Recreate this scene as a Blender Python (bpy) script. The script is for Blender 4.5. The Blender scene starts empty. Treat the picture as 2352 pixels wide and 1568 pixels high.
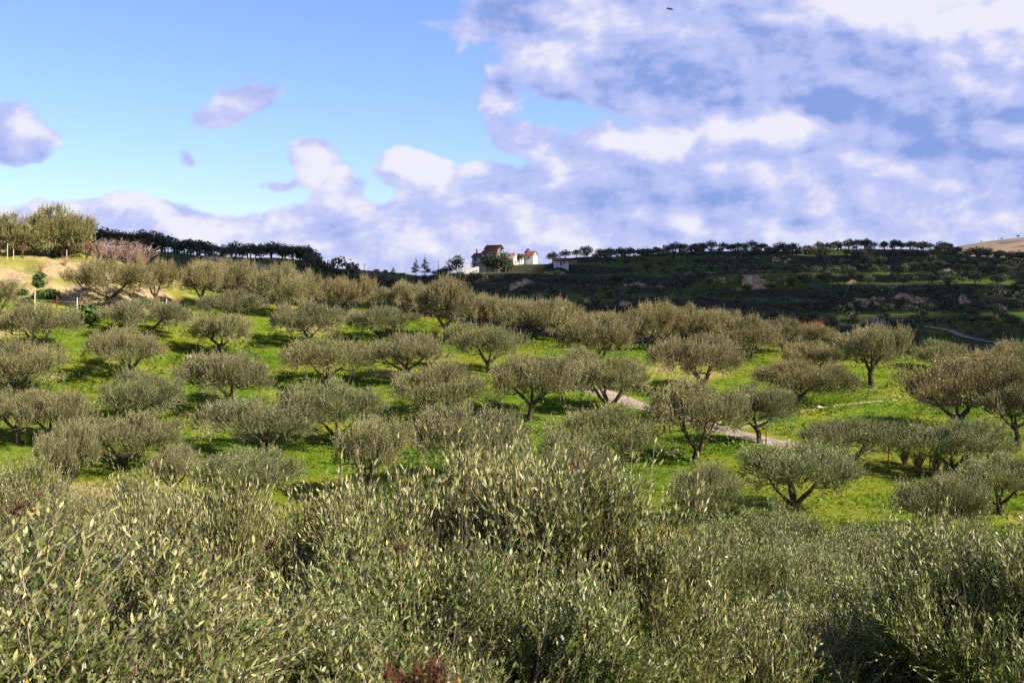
import bpy, math, random
import numpy as np
from mathutils import Vector

scene = bpy.context.scene
col = scene.collection
R_ = math.radians
random.seed(7)

# ------------------------------------------------------------------ camera
# survey units: the photograph at 2352 px width (focal 2756 units)
FOC, CX, CY, HOR = 2756.2, 1176.0, 784.0, 660.4
PITCH = math.atan((CY - HOR) / FOC)
cam_data = bpy.data.cameras.new('camera')
cam_data.sensor_width = 22.3
cam_data.lens = 22.3 * FOC / 2352.0
cam_data.clip_start = 0.1
cam_data.clip_end = 40000
cam_data.dof.use_dof = True
cam_data.dof.focus_distance = 60.0
cam_data.dof.aperture_fstop = 9.0
cam = bpy.data.objects.new('camera', cam_data)
cam.rotation_euler = (math.pi / 2 - PITCH, 0, 0)
col.objects.link(cam)
scene.camera = cam

# ------------------------------------------------------------------ exposure
scene.view_settings.view_transform = 'Standard'
scene.view_settings.look = 'None'
EXPO = 1.6
scene.view_settings.exposure = EXPO
scene.view_settings.gamma = 1.0
scene.view_settings.use_curve_mapping = False
scene.cycles.max_bounces = 6
scene.cycles.diffuse_bounces = 3
scene.cycles.glossy_bounces = 2
scene.cycles.transmission_bounces = 3
scene.cycles.transparent_max_bounces = 4
scene.cycles.use_denoising = False

# ------------------------------------------------------------------ sun
SUN_EL, SUN_AZ = R_(37.0), R_(118.0)      # azimuth clockwise from the viewing direction (+Y)
SUN = Vector((math.sin(SUN_AZ) * math.cos(SUN_EL), math.cos(SUN_AZ) * math.cos(SUN_EL), math.sin(SUN_EL)))
sun_data = bpy.data.lights.new('sun', 'SUN')
sun_data.energy = 5.0
sun_data.angle = R_(0.53)
sun_data.color = (1.0, 0.90, 0.74)
sun = bpy.data.objects.new('sun', sun_data)
sun.rotation_euler = SUN.to_track_quat('Z', 'Y').to_euler()
col.objects.link(sun)


# ------------------------------------------------------------------ node helper
class NT:
    def __init__(self, tree):
        self.t = tree
        tree.nodes.clear()

    def n(self, typ, **kw):
        nd = self.t.nodes.new(typ)
        for k, v in kw.items():
            setattr(nd, k, v)
        return nd

    def put(self, sock, v):
        if v is None:
            return
        if isinstance(v, bpy.types.NodeSocket):
            self.t.links.new(v, sock)
        else:
            sock.default_value = v

    def math(self, op, a, b=None, c=None, clamp=False):
        nd = self.n('ShaderNodeMath', operation=op, use_clamp=clamp)
        self.put(nd.inputs[0], a); self.put(nd.inputs[1], b); self.put(nd.inputs[2], c)
        return nd.outputs[0]

    def vmath(self, op, a, b=None, out=0):
        nd = self.n('ShaderNodeVectorMath', operation=op)
        self.put(nd.inputs[0], a); self.put(nd.inputs[1], b)
        return nd.outputs[out]

    def mix(self, f, a, b, blend='MIX'):
        nd = self.n('ShaderNodeMix', data_type='RGBA', blend_type=blend)
        self.put(nd.inputs[0], f); self.put(nd.inputs[6], a); self.put(nd.inputs[7], b)
        return nd.outputs[2]

    def ramp(self, v, lo, hi, a=0.0, b=1.0, smooth=True):
        nd = self.n('ShaderNodeMapRange', interpolation_type='SMOOTHSTEP' if smooth else 'LINEAR')
        self.put(nd.inputs[0], v)
        nd.inputs[1].default_value = lo; nd.inputs[2].default_value = hi
        nd.inputs[3].default_value = a; nd.inputs[4].default_value = b
        return nd.outputs[0]

    def noise(self, vec, scale, detail=4.0, rough=0.55, dist=0.0, dim='3D'):
        nd = self.n('ShaderNodeTexNoise', noise_dimensions=dim)
        self.put(nd.inputs['Vector'], vec)
        nd.inputs['Scale'].default_value = scale
        nd.inputs['Detail'].default_value = detail
        nd.inputs['Roughness'].default_value = rough
        nd.inputs['Distortion'].default_value = dist
        return nd.outputs['Fac']


def C4(c):
    return (c[0], c[1], c[2], 1.0)


def pix_dir(u, v):
    """direction of a survey point of the photograph"""
    a, b = (u - CX) / FOC, (CY - v) / FOC
    c, s = math.cos(PITCH), math.sin(PITCH)
    d = np.array([a, c + b * s, -s + b * c])
    return d / np.linalg.norm(d)


def pix_at(u, v, y):
    d = pix_dir(u, v)
    return d * (y / d[1])


# ------------------------------------------------------------------ world: Nishita sky and clouds
world = bpy.data.worlds.new('World')
scene.world = world
world.use_nodes = True
world.cycles.sampling_method = 'NONE'
W = NT(world.node_tree)
STR = 0.05
sky = W.n('ShaderNodeTexSky', sky_type='NISHITA')
sky.sun_disc = False
sky.sun_elevation = SUN_EL
sky.sun_rotation = SUN_AZ
sky.air_density = 1.0
sky.dust_density = 0.3
sky.ozone_density = 2.0
gen = W.n('ShaderNodeTexCoord').outputs['Generated']
sep = W.n('ShaderNodeSeparateXYZ'); W.put(sep.inputs[0], gen)
az = W.math('ARCTAN2', sep.outputs[0], sep.outputs[1])
el = W.math('ARCSINE', sep.outputs[2])
cmb = W.n('ShaderNodeCombineXYZ'); W.put(cmb.inputs[0], az); W.put(cmb.inputs[1], el)
P0 = cmb.outputs[0]
# gentle domain warp so that cloud outlines curl
wn = W.n('ShaderNodeTexNoise'); W.put(wn.inputs['Vector'], P0)
wn.inputs['Scale'].default_value = 14.0; wn.inputs['Detail'].default_value = 4.0
wv = W.vmath('MULTIPLY', W.vmath('SUBTRACT', wn.outputs['Color'], (0.5, 0.5, 0.5)), (0.07, 0.045, 0.0))
P = W.vmath('ADD', P0, wv)


def azel(U, V):
    d = pix_dir(U / 1.7415, V / 1.7415)
    return math.atan2(d[0], d[1]), math.asin(d[2])


def blobs(lst, vec):
    acc = 0.0
    for (U, V, ru, rv, w) in lst:
        a, e = azel(U, V)
        ka, ke = 4800.0 / ru, 4800.0 / rv
        q = W.n('ShaderNodeVectorMath', operation='MULTIPLY_ADD')
        W.put(q.inputs[0], vec)
        q.inputs[1].default_value = (ka, ke, 0); q.inputs[2].default_value = (-a * ka, -e * ke, 0)
        d = W.vmath('DOT_PRODUCT', q.outputs[0], q.outputs[0], out=1)
        acc = W.math('MULTIPLY_ADD', W.math('POWER', 0.3679, d), w, acc)
    return acc


cover = [  # U, V (photograph pixels), half sizes, weight
    (2180, 40, 420, 130, .85), (2750, 110, 600, 230, 1.2), (2500, 280, 420, 110, .8), (3350, 130, 650, 260, 1.1),
    (4000, 180, 600, 300, 1.1), (3450, 380, 480, 110, .9), (4000, 420, 500, 170, 1.0), (2200, 220, 150, 110, .7),
    (3080, 420, 200, 60, .7), (2960, 560, 320, 110, .9), (2600, 610, 200, 80, .6), (3300, 620, 520, 170, 1.1), (3900, 640, 550, 240, 1.3),
    (2480, 760, 330, 110, .8), (3000, 800, 700, 150, 1.2), (3800, 880, 600, 200, 1.0),
    (1270, 690, 110, 85, 1.05), (1340, 745, 110, 50, .7), (1590, 680, 110, 70, .95), (1710, 710, 110, 75, .9), (1960, 685, 120, 50, .75),
    (1310, 600, 110, 50, .5), (1080, 755, 90, 28, .55), (2365, 590, 100, 75, .95), (2080, 545, 170, 60, .8), (1970, 410, 90, 65, .85),
    (2240, 730, 85, 110, .85), (1960, 800, 120, 40, .5),
    (110, 490, 210, 100, .75), (30, 590, 150, 70, .6), (960, 385, 150, 70, .75), (1060, 335, 120, 60, .62), (850, 460, 120, 40, .55), (720, 622, 80, 45, .55),
    (560, 830, 220, 75, .7), (230, 880, 300, 80, .8), (900, 930, 350, 85, .85), (1300, 960, 350, 110, .8), (1700, 930, 400, 120, .85),
    (2200, 950, 500, 160, 1.0), (3000, 980, 700, 130, 1.0), (3900, 1000, 600, 150, 1.0), (300, 1010, 800, 80, .9), (1300, 1060, 900, 70, .9),
]
bright = [  # sunlit tops (+) and grey undersides (-)
    (3500, 30, 260, 90, .65), (4000, 60, 300, 120, .55), (2220, 200, 140, 90, .60), (2650, 60, 300, 80, .15), (3950, 330, 400, 60, .25),
    (3350, 420, 330, 75, -.6), (3900, 460, 420, 60, -.45), (2500, 300, 300, 80, -.35), (2900, 230, 400, 90, -.22), (2000, 60, 200, 120, -.25),
    (3560, 250, 300, 60, -.15), (2960, 520, 260, 70, .65), (2600, 570, 170, 50, .6), (3230, 520, 160, 60, .5), (3300, 690, 380, 50, .35), (3500, 590, 330, 45, -.35),
    (2900, 790, 420, 55, -.32), (2500, 780, 220, 70, -.25), (3900, 650, 350, 55, -.25), (3800, 760, 400, 50, .25),
    (1270, 700, 120, 95, .65), (1590, 680, 130, 85, .75), (1710, 700, 130, 80, .7), (1480, 760, 80, 60, -.3), (1900, 680, 60, 40, .3),
    (2365, 590, 100, 70, .4), (2080, 560, 170, 40, .1), (1970, 420, 50, 40, .25), (160, 470, 120, 45, .4), (40, 590, 150, 60, -.05),
    (250, 840, 300, 45, .35), (900, 890, 260, 45, .35), (560, 800, 200, 40, .25), (2250, 700, 50, 60, .5), (700, 960, 800, 110, .26), (2000, 930, 700, 130, .2), (3300, 930, 900, 130, .15),
]
cov = blobs(cover, P)
brt = blobs(bright, P)
# beyond the frame the broken cloud goes on
far_n = W.noise(W.vmath('MULTIPLY', gen, (1.0, 1.0, 1.8)), 2.6, 3.0, 0.5)
outside = W.ramp(W.math('ABSOLUTE', az), 0.46, 0.75)
above = W.ramp(el, 0.24, 0.45)
om = W.math('MAXIMUM', outside, above)
cov = W.math('ADD', cov, W.math('MULTIPLY', om, W.ramp(far_n, 0.42, 0.62, 0.0, 0.9)))
low = W.ramp(el, 0.075, 0.02)
cov = W.math('ADD', cov, W.math('MULTIPLY', low, 0.35))
n_a = W.noise(W.vmath('MULTIPLY', P0, (1.0, 1.55, 1.0)), 17.0, 8.0, 0.58, 0.1)
sun_off = W.vmath('ADD', W.vmath('MULTIPLY', P0, (1.0, 1.55, 1.0)), (0.012, 0.014, 0.0))
n_b = W.noise(sun_off, 17.0, 5.0, 0.55, 0.1)
dens = W.math('ADD', cov, W.math('MULTIPLY', W.math('SUBTRACT', n_a, 0.5), 1.3))
alpha = W.ramp(dens, 0.36, 0.60)
relief = W.math('MULTIPLY', W.math('SUBTRACT', n_a, n_b), 1.9)
streak = W.noise(W.vmath('MULTIPLY', P0, (3.0, 16.0, 1.0)), 2.2, 5.0, 0.55)
lum = W.math('ADD', W.math('ADD', relief, W.math('MULTIPLY', brt, 0.85)), W.math('MULTIPLY', W.math('SUBTRACT', streak, 0.5), 0.4))
lum = W.math('ADD', lum, 0.47)
K = 1.0 / (2 ** EXPO * STR)
dark_c = (0.25 * K, 0.36 * K, 0.76 * K)
mid_c = (0.50 * K, 0.56 * K, 0.92 * K)
lite_c = (0.88 * K, 0.86 * K, 0.97 * K)
c1 = W.mix(W.ramp(lum, 0.0, 0.5), C4(dark_c), C4(mid_c))
c2 = W.mix(W.ramp(lum, 0.45, 1.0), c1, C4(lite_c))
sky_t = W.mix(1.0, sky.outputs[0], (0.84, 0.92, 1.28, 1.0), 'MULTIPLY')
full = W.mix(W.math('MULTIPLY', alpha, 0.96), sky_t, c2)
bg = W.n('ShaderNodeBackground')
W.put(bg.inputs['Color'], full)
bg.inputs['Strength'].default_value = STR
out = W.n('ShaderNodeOutputWorld')
W.put(out.inputs['Surface'], bg.outputs[0])


# ------------------------------------------------------------------ object helpers
def tag(o, label=None, cat=None, group=None, kind=None):
    if label: o['label'] = label
    if cat: o['category'] = cat
    if group: o['group'] = group
    if kind: o['kind'] = kind
    return o


def empty(name, loc=(0, 0, 0), rz=0.0):
    o = bpy.data.objects.new(name, None)
    o.empty_display_size = 0.2
    o.location = loc
    o.rotation_euler = (0, 0, rz)
    col.objects.link(o)
    return o


def link(name, me, parent=None, loc=(0, 0, 0), rz=0.0):
    o = bpy.data.objects.new(name, me)
    o.location = loc
    o.rotation_euler = (0, 0, rz)
    o.parent = parent
    col.objects.link(o)
    return o


def np_mesh(name, verts, faces, mats, midx=None, attrs=None, smooth=False):
    """faces: list of integer arrays (n, k); midx: one index per array; attrs: {name: per-face float array}"""
    me = bpy.data.meshes.new(name)
    verts = np.asarray(verts, dtype=np.float32).reshape(-1, 3)
    me.vertices.add(len(verts))
    me.vertices.foreach_set('co', verts.ravel())
    faces = [np.asarray(f, dtype=np.int32) for f in faces if len(f)]
    nl = sum(f.size for f in faces); nf = sum(len(f) for f in faces)
    me.loops.add(nl); me.polygons.add(nf)
    me.loops.foreach_set('vertex_index', np.concatenate([f.ravel() for f in faces]))
    st, starts, mi = 0, [], []
    for i, f in enumerate(faces):
        k = f.shape[1]
        starts.append(st + np.arange(len(f)) * k); st += f.size
        mi.append(np.full(len(f), 0 if midx is None else midx[i], dtype=np.int32))
    me.polygons.foreach_set('loop_start', np.concatenate(starts).astype(np.int32))
    me.polygons.foreach_set('material_index', np.concatenate(mi))
    me.polygons.foreach_set('use_smooth', np.full(nf, smooth))
    for m in mats:
        me.materials.append(m)
    for k, v in (attrs or {}).items():
        v = np.asarray(v, dtype=np.float32)
        a = me.attributes.new(k, 'FLOAT', 'FACE' if len(v) == nf else 'POINT')
        a.data.foreach_set('value', v)
    me.update(calc_edges=True)
    me.validate()
    return me


class MB:
    """collects boxes, tubes and prisms into one mesh"""
    def __init__(self):
        self.v, self.f = [], []

    def add(self, vs, fs):
        o = len(self.v)
        self.v += [tuple(p) for p in vs]
        self.f += [tuple(i + o for i in q) for q in fs]

    def box(self, x0, x1, y0, y1, z0, z1):
        self.add([(x0, y0, z0), (x1, y0, z0), (x1, y1, z0), (x0, y1, z0), (x0, y0, z1), (x1, y0, z1), (x1, y1, z1), (x0, y1, z1)],
                 [(3, 2, 1, 0), (4, 5, 6, 7), (0, 1, 5, 4), (1, 2, 6, 5), (2, 3, 7, 6), (3, 0, 4, 7)])
        return self

    def prism(self, pts, axis, a, b):
        """polygon pts in the plane across 'x' or 'y', extruded from a to b"""
        n = len(pts)
        mk = (lambda p, t: (t, p[0], p[1])) if axis == 'x' else (lambda p, t: (p[0], t, p[1]))
        vs = [mk(p, a) for p in pts] + [mk(p, b) for p in pts]
        fs = [tuple(range(n))[::-1], tuple(range(n, 2 * n))] + [(i, (i + 1) % n, n + (i + 1) % n, n + i) for i in range(n)]
        self.add(vs, fs)
        return self

    def slab(self, q, th):
        """a sloping plate: four top corners, thickness th"""
        vs = [tuple(p) for p in q] + [(p[0], p[1], p[2] - th) for p in q]
        self.add(vs, [(0, 1, 2, 3), (7, 6, 5, 4), (0, 4, 5, 1), (1, 5, 6, 2), (2, 6, 7, 3), (3, 7, 4, 0)])
        return self

    def tube(self, pts, rad, sides=6, lump=0.0, cap=True):
        pts = [Vector(p) for p in pts]
        o = len(self.v)
        n = len(pts)
        for i, p in enumerate(pts):
            d = (pts[min(i + 1, n - 1)] - pts[max(i - 1, 0)]).normalized()
            a = d.cross(Vector((0.31, 0.95, 0.05))).normalized()
            b = d.cross(a)
            for k in range(sides):
                t = 2 * math.pi * k / sides
                r = rad[i] * (1 + lump * math.sin(3 * t + i * 0.5) + lump * 0.6 * math.sin(2 * t - i * 0.9))
                self.v.append(tuple(p + (a * math.cos(t) + b * math.sin(t)) * r))
        for i in range(n - 1):
            for k in range(sides):
                k2 = (k + 1) % sides
                self.f.append((o + i * sides + k, o + i * sides + k2, o + (i + 1) * sides + k2, o + (i + 1) * sides + k))
        if cap:
            self.f.append(tuple(o + k for k in range(sides))[::-1])
            self.f.append(tuple(o + (n - 1) * sides + k for k in range(sides)))
        return self

    def mesh(self, name, mat, smooth=False):
        me = bpy.data.meshes.new(name)
        me.from_pydata(self.v, [], self.f)
        me.materials.append(mat)
        if smooth:
            me.polygons.foreach_set('use_smooth', [True] * len(me.polygons))
        me.update()
        return me

    def build(self, name, mat, parent=None, smooth=False):
        return link(name, self.mesh(name, mat, smooth), parent)


def copy_tree(o, parent=None):
    c = o.copy()
    col.objects.link(c)
    c.parent = parent
    for ch in list(o.children):
        copy_tree(ch, c)
    return c


# ------------------------------------------------------------------ numpy value noise
_tab = np.random.RandomState(3).rand(256, 256)


def vnoise(x, y):
    xi, yi = np.floor(x).astype(int), np.floor(y).astype(int)
    fx, fy = x - xi, y - yi
    fx = fx * fx * (3 - 2 * fx); fy = fy * fy * (3 - 2 * fy)
    a = _tab[xi & 255, yi & 255]; b = _tab[(xi + 1) & 255, yi & 255]
    c = _tab[xi & 255, (yi + 1) & 255]; d = _tab[(xi + 1) & 255, (yi + 1) & 255]
    return (a * (1 - fx) + b * fx) * (1 - fy) + (c * (1 - fx) + d * fx) * fy


def fbm(x, y, s, oct=4, g=0.5):
    t = 0.0; a = 1.0; w = 0.0
    for i in range(oct):
        t = t + a * vnoise(x / s + 17.3 * i, y / s + 9.1 * i)
        w += a; a *= g; s *= 0.5
    return t / w


def sstep(a, b, x):
    t = np.clip((x - a) / (b - a), 0, 1)
    return t * t * (3 - 2 * t)


# ------------------------------------------------------------------ terrain
class TPS:
    def __init__(self, pts, lam, s):
        p = np.array(pts, float)
        self.xy = p[:, :2] / s; self.s = s
        n = len(p)
        r = np.linalg.norm(self.xy[:, None] - self.xy[None], axis=2)
        K = self.k(r) + lam * np.eye(n)
        A = np.zeros((n + 3, n + 3)); A[:n, :n] = K
        A[:n, n] = 1; A[:n, n + 1:] = self.xy; A[n, :n] = 1; A[n + 1:, :n] = self.xy.T
        self.w = np.linalg.solve(A, np.concatenate([p[:, 2], np.zeros(3)]))

    @staticmethod
    def k(r):
        return np.where(r > 1e-9, r * r * np.log(np.maximum(r, 1e-9)), 0.0)

    def __call__(self, x, y):
        x, y = np.broadcast_arrays(np.asarray(x, float), np.asarray(y, float))
        q = np.stack([x.ravel(), y.ravel()], 1) / self.s
        out = np.zeros(len(q))
        n = len(self.xy)
        for i in range(0, len(q), 20000):
            b = q[i:i + 20000]
            r = np.linalg.norm(b[:, None] - self.xy[None], axis=2)
            out[i:i + 20000] = self.k(r) @ self.w[:n] + self.w[n] + b @ self.w[n + 1:]
        return out.reshape(x.shape)


near_uvy = [(240, 708, 88), (288, 872, 70), (325, 783, 79), (38, 905, 66), (515, 820, 79), (523, 950, 65), (715, 800, 85),
            (738, 888, 73), (931, 880, 75), (1024, 790, 93), (1121, 856, 79), (1198, 787, 96), (1375, 850, 84), (1206, 967, 68),
            (1393, 948, 70), (1604, 906, 76), (1589, 1061, 57), (1043, 1116, 53), (853, 1147, 51), (764, 1025, 61), (601, 1050, 58),
            (1018, 962, 67), (1731, 1017, 61), (2005, 890, 79), (2205, 995, 65), (2030, 1190, 45), (2150, 1100, 52), (1780, 1365, 34),
            (275, 1078, 55), (80, 1028, 58), (200, 1220, 42), (1300, 1230, 43), (700, 1230, 44),
            (644, 726, 95), (457, 711, 96), (795, 728, 100), (1488, 812, 92), (1720, 832, 90), (1860, 868, 84), (2145, 850, 88), (2320, 930, 76),
            (870, 712, 104), (1278, 790, 99), (357, 703, 92), (80, 712, 84), (-100, 735, 82), (1930, 790, 104), (2260, 860, 98)]
near_pts = [tuple(pix_at(u, v, y)) for u, v, y in near_uvy]
near_pts += [tuple(pix_at(u, v, y)) for u, v, y in [(0, 603, 101), (130, 600, 104), (230, 606, 108), (-150, 600, 100), (60, 640, 94), (180, 650, 95)]]
near_pts += [(-100, 0, -3), (0, -15, -1.6), (0, 0, -1.75), (-6, 2, -2.0), (8, 2, -2.6), (80, 0, -5), (0, 5, -3.6), (-5, 7, -4.4), (5, 9, -5.2), (0, 14, -7.0), (-12, 15, -6.8),
             (14, 16, -7.8), (0, 28, -8.9), (-22, 28, -8.0), (25, 28, -9.3), (-100, 45, -3), (-110, 110, 4), (-60, 125, 3.4), (-45, 118, 3.0), (-100, 160, 6), (-50, 150, 1.0),
             (100, 60, -9), (110, 110, -16), (90, 150, -26), (0, 128, -9), (0, 165, -24), (-30, 150, -6), (45, 125, -12),
             (30, 168, -28), (-20, 168, -16), (70, 100, -10), (-22, 118, -2.6), (20, 116, -7.5)]
tps_near = TPS(near_pts, 0.0006, 50.0)

f4 = 1.7415
far_uvy = [(2107, 1042, 620), (2235, 1030, 640), (2247, 1063, 592), (1903, 1072, 602), (1814, 1094, 586), (1916, 1085, 586), (1980, 1075, 590), (2060, 1060, 600),
           (2400, 1028, 655), (2550, 1015, 670), (2730, 1008, 680), (2900, 1005, 685), (3102, 1000, 690), (3398, 998, 690), (3717, 998, 685), (3950, 1032, 650), (4096, 1046, 625),
           (2962, 1114, 560), (3600, 1125, 540), (4008, 1125, 530), (3369, 1207, 480), (4008, 1195, 480), (3485, 1318, 420), (4096, 1398, 390), (3700, 1330, 410),
           (2121, 1207, 480), (2063, 1143, 530), (2500, 1150, 540), (2500, 1240, 470), (2900, 1250, 470), (1800, 1170, 520), (2900, 1060, 620), (3300, 1060, 620), (2450, 1085, 590),
           (290, 985, 385), (500, 1002, 395), (726, 1022, 410), (1000, 1033, 420), (1238, 1042, 430), (1366, 1095, 440), (1480, 1130, 455), (1620, 1150, 480), (580, 1085, 335), (1000, 1090, 370), (200, 1050, 320),
           (1450, 1104, 880), (1650, 1098, 830), (1300, 1100, 900), (1780, 1100, 700), (1600, 1118, 640), (0, 975, 380)]
far_pts = [tuple(pix_at(u / f4, v / f4, y)) for u, v, y in far_uvy]
far_pts += [(-400, 300, 16), (-400, 700, 20), (450, 350, -28), (450, 560, 5), (450, 760, 0), (400, 1050, -30), (0, 760, -4), (-20, 690, 6), (100, 790, 4), (220, 790, 4), (0, 1050, -30),
            (-300, 1050, -20), (-180, 1000, 0), (-200, 480, 8), (-110, 510, 2), (-300, 500, 10),
            (-200, 190, -4), (-100, 190, -10), (0, 190, -30), (100, 190, -36), (250, 190, -36), (0, 300, -34), (100, 320, -30), (250, 320, -30), (-120, 260, -8), (-60, 330, -14), (0, 400, -20)]
tps_far = TPS(far_pts, 0.0004, 300.0)

TRACK = [(1318, 882), (1345, 890), (1400, 905), (1462, 930), (1600, 968), (1740, 1008), (1800, 1022), (1840, 1031)]
FOOT = [(1700, 985), (1770, 962), (1850, 941), (1920, 931), (1995, 922), (2060, 918)]


def base_near(x, y):
    return tps_near(x, y)


def hit(fn, u, v, y0, y1, n=500):
    """where the line of sight of a survey point meets the terrain"""
    d = pix_dir(u, v)
    ys = np.linspace(y0, y1, n)
    z = fn(d[0] / d[1] * ys, ys)
    below = (d[2] / d[1] * ys) <= z
    i = int(np.argmax(below)) if below.any() else n - 1
    y = ys[i]
    return d[0] / d[1] * y, y


track_xy = np.array([hit(base_near, u, v, 35, 120) for u, v in TRACK])
foot_xy = np.array([hit(base_near, u, v, 35, 120) for u, v in FOOT])


def dense(p, step=0.7):
    o = [p[0]]
    for a, b in zip(p[:-1], p[1:]):
        n = max(1, int(np.linalg.norm(b - a) / step))
        for i in range(1, n + 1):
            o.append(a + (b - a) * i / n)
    o = np.array(o)
    for _ in range(12):
        o[1:-1] = 0.25 * o[:-2] + 0.5 * o[1:-1] + 0.25 * o[2:]
    return o


track_d, foot_d = dense(track_xy), dense(foot_xy)


def dist_line(x, y, line):
    x, y = np.asarray(x, float), np.asarray(y, float)
    sh = x.shape
    q = np.stack([x.ravel(), y.ravel()], 1)
    out = np.full(len(q), 1e9)
    for i in range(0, len(line), 2):
        out = np.minimum(out, np.hypot(q[:, 0] - line[i, 0], q[:, 1] - line[i, 1]))
    return out.reshape(sh)


def z_near(x, y, rough=True):
    z = base_near(x, y)
    if rough:
        k = np.clip((np.minimum(dist_line(x, y, track_d), dist_line(x, y, foot_d) + 0.9) - 1.4) / 1.5, 0, 1)
        bank = sstep(-26, -32, x) * sstep(84, 90, y) * sstep(112, 106, y)
        z = z + k * ((fbm(x, y, 3.0, 4) - 0.5) * 0.34 + (fbm(x + 50, y, 14.0, 2) - 0.5) * 0.5)
        gull = np.abs(fbm(x * 1.0 + 0.35 * y, y * 0.35, 2.6, 4) - 0.5)
        z = z + bank * ((0.22 - gull) * 3.0 + (fbm(x, y, 1.2, 3) - 0.5) * 0.5)
    return z


CLIFF4 = [(2203, 1088, 9), (2240, 1080, 7), (2075, 1143, 12), (2110, 1138, 8), (2523, 1125, 11), (2570, 1130, 8), (2645, 1131, 8), (2180, 1213, 13), (2354, 1201, 8), (2505, 1213, 11), (2598, 1210, 9),
          (3265, 1070, 10), (3310, 1085, 6), (3387, 1213, 10), (3470, 1205, 14), (3560, 1202, 14), (3660, 1197, 14), (3663, 1215, 7), (4003, 1207, 9), (3860, 1196, 8), (2922, 1245, 8), (2805, 1216, 8), (3794, 1078, 6),
          (3846, 1074, 8), (3962, 1056, 7), (3113, 1036, 9), (3150, 1037, 6), (3404, 1122, 8), (3330, 1115, 8), (2760, 1100, 6), (2845, 1102, 6), (3050, 1100, 14), (870, 1048, 9), (1110, 1062, 9), (1050, 1066, 6), (1420, 1130, 6)]
CLIFFS = []
for _u, _v, _r in CLIFF4:
    _h = hit(tps_far, _u / f4, _v / f4, 300, 720, 700)
    CLIFFS.append((_h[0], _h[1], _r * 0.5))
SCAR = pix_at(3010 / f4, 1165 / f4, 530)[:2]


def cliff_mask(x, y):
    m = np.zeros(np.broadcast(x, y).shape)
    dz = np.zeros_like(m)
    wob = (fbm(x, y, 9.0, 3) - 0.5) * 6.0
    for cx, cy, r in CLIFFS:
        g = np.exp(-((x - cx) / r) ** 4)
        yy = y - cy + wob
        dz += 1.5 * g * sstep(-1.8, 1.2, yy) * sstep(22, 3, yy)
        m = np.maximum(m, g * sstep(-4.0, -1.0, yy) * sstep(3.0, 1.0, yy))
    yy = y - SCAR[1] - 0.1 * (x - SCAR[0]) + wob * 0.5
    g = sstep(25, 19, np.abs(x - SCAR[0]))
    dz += 5.5 * g * sstep(-6, 4, yy) * sstep(60, 8, yy)
    m = np.maximum(m, g * sstep(-8.0, -5.5, yy) * sstep(6.0, 3.5, yy) * (0.52 + 0.65 * sstep(0.42, 0.56, fbm(x + 0.3 * y, y * 0.1, 6.0, 3))))
    return m, dz


def terrace(x, y):
    z = tps_far(x, y)
    h = 5.2
    t = z / h + 0.9 * (fbm(x, y, 90.0, 2) - 0.5) + 0.2 * (fbm(x, y, 25.0, 2) - 0.5)
    fr = t - np.floor(t)
    st = np.floor(t) + sstep(0.72, 0.98, fr)
    amt = sstep(330, 400, y) * sstep(-90, -40, x - 0.02 * y) * (0.3 + 0.6 * sstep(0.38, 0.6, fbm(x + 300, y, 70.0, 2)))
    return z, h, t, fr, st, amt


def z_far(x, y):
    z, h, t, fr, st, amt = terrace(x, y)      # hand-cut terraces
    z = z + amt * h * (st - t) * 0.95
    return z + cliff_mask(x, y)[1] + (fbm(x, y, 12.0, 3) - 0.5) * 1.1


def ground(x, y):
    x, y = np.asarray(x, float), np.asarray(y, float)
    w = sstep(150, 186, y)
    if np.all(w == 0):
        return z_near(x, y)
    if np.all(w == 1):
        return z_far(x, y)
    return z_near(x, y) * (1 - w) + z_far(x, y) * w


def gz(x, y):
    return float(ground(np.array([x]), np.array([y]))[0])


def grid_mesh(name, xs, ys, zf, mat, attrs=None):
    X, Y = np.meshgrid(xs, ys)
    Z = zf(X, Y)
    nx, ny = len(xs), len(ys)
    i = np.arange(nx * ny).reshape(ny, nx)
    f = np.stack([i[:-1, :-1], i[:-1, 1:], i[1:, 1:], i[1:, :-1]], -1).reshape(-1, 4)
    V = np.stack([X, Y, Z], -1).reshape(-1, 3)
    at = {k: fn(X, Y, Z).ravel() for k, fn in (attrs or {}).items()}
    return np_mesh(name, V, [f], [mat], None, at, True)


def steps(*seg):
    o = []
    for a, b, s in seg:
        o.append(np.arange(a, b, s))
    o.append([seg[-1][1]])
    return np.concatenate(o)


# ------------------------------------------------------------------ materials
def new_mat(name):
    m = bpy.data.materials.new(name)
    m.use_nodes = True
    return m, NT(m.node_tree)


def finish(t, bsdf):
    o = t.n('ShaderNodeOutputMaterial')
    t.put(o.inputs['Surface'], bsdf)


def principled(t, color, rough=0.8, spec=0.2, normal=None):
    p = t.n('ShaderNodeBsdfPrincipled')
    t.put(p.inputs['Base Color'], color)
    t.put(p.inputs['Roughness'], rough)
    p.inputs['Specular IOR Level'].default_value = spec
    if normal is not None:
        t.put(p.inputs['Normal'], normal)
    return p.outputs[0]


def bump(t, h, strength=0.4, dist=0.05):
    b = t.n('ShaderNodeBump')
    b.inputs['Strength'].default_value = strength
    b.inputs['Distance'].default_value = dist
    t.put(b.inputs['Height'], h)
    return b.outputs[0]


def attr(t, name):
    return t.n('ShaderNodeAttribute', attribute_name=name).outputs['Fac']


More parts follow.
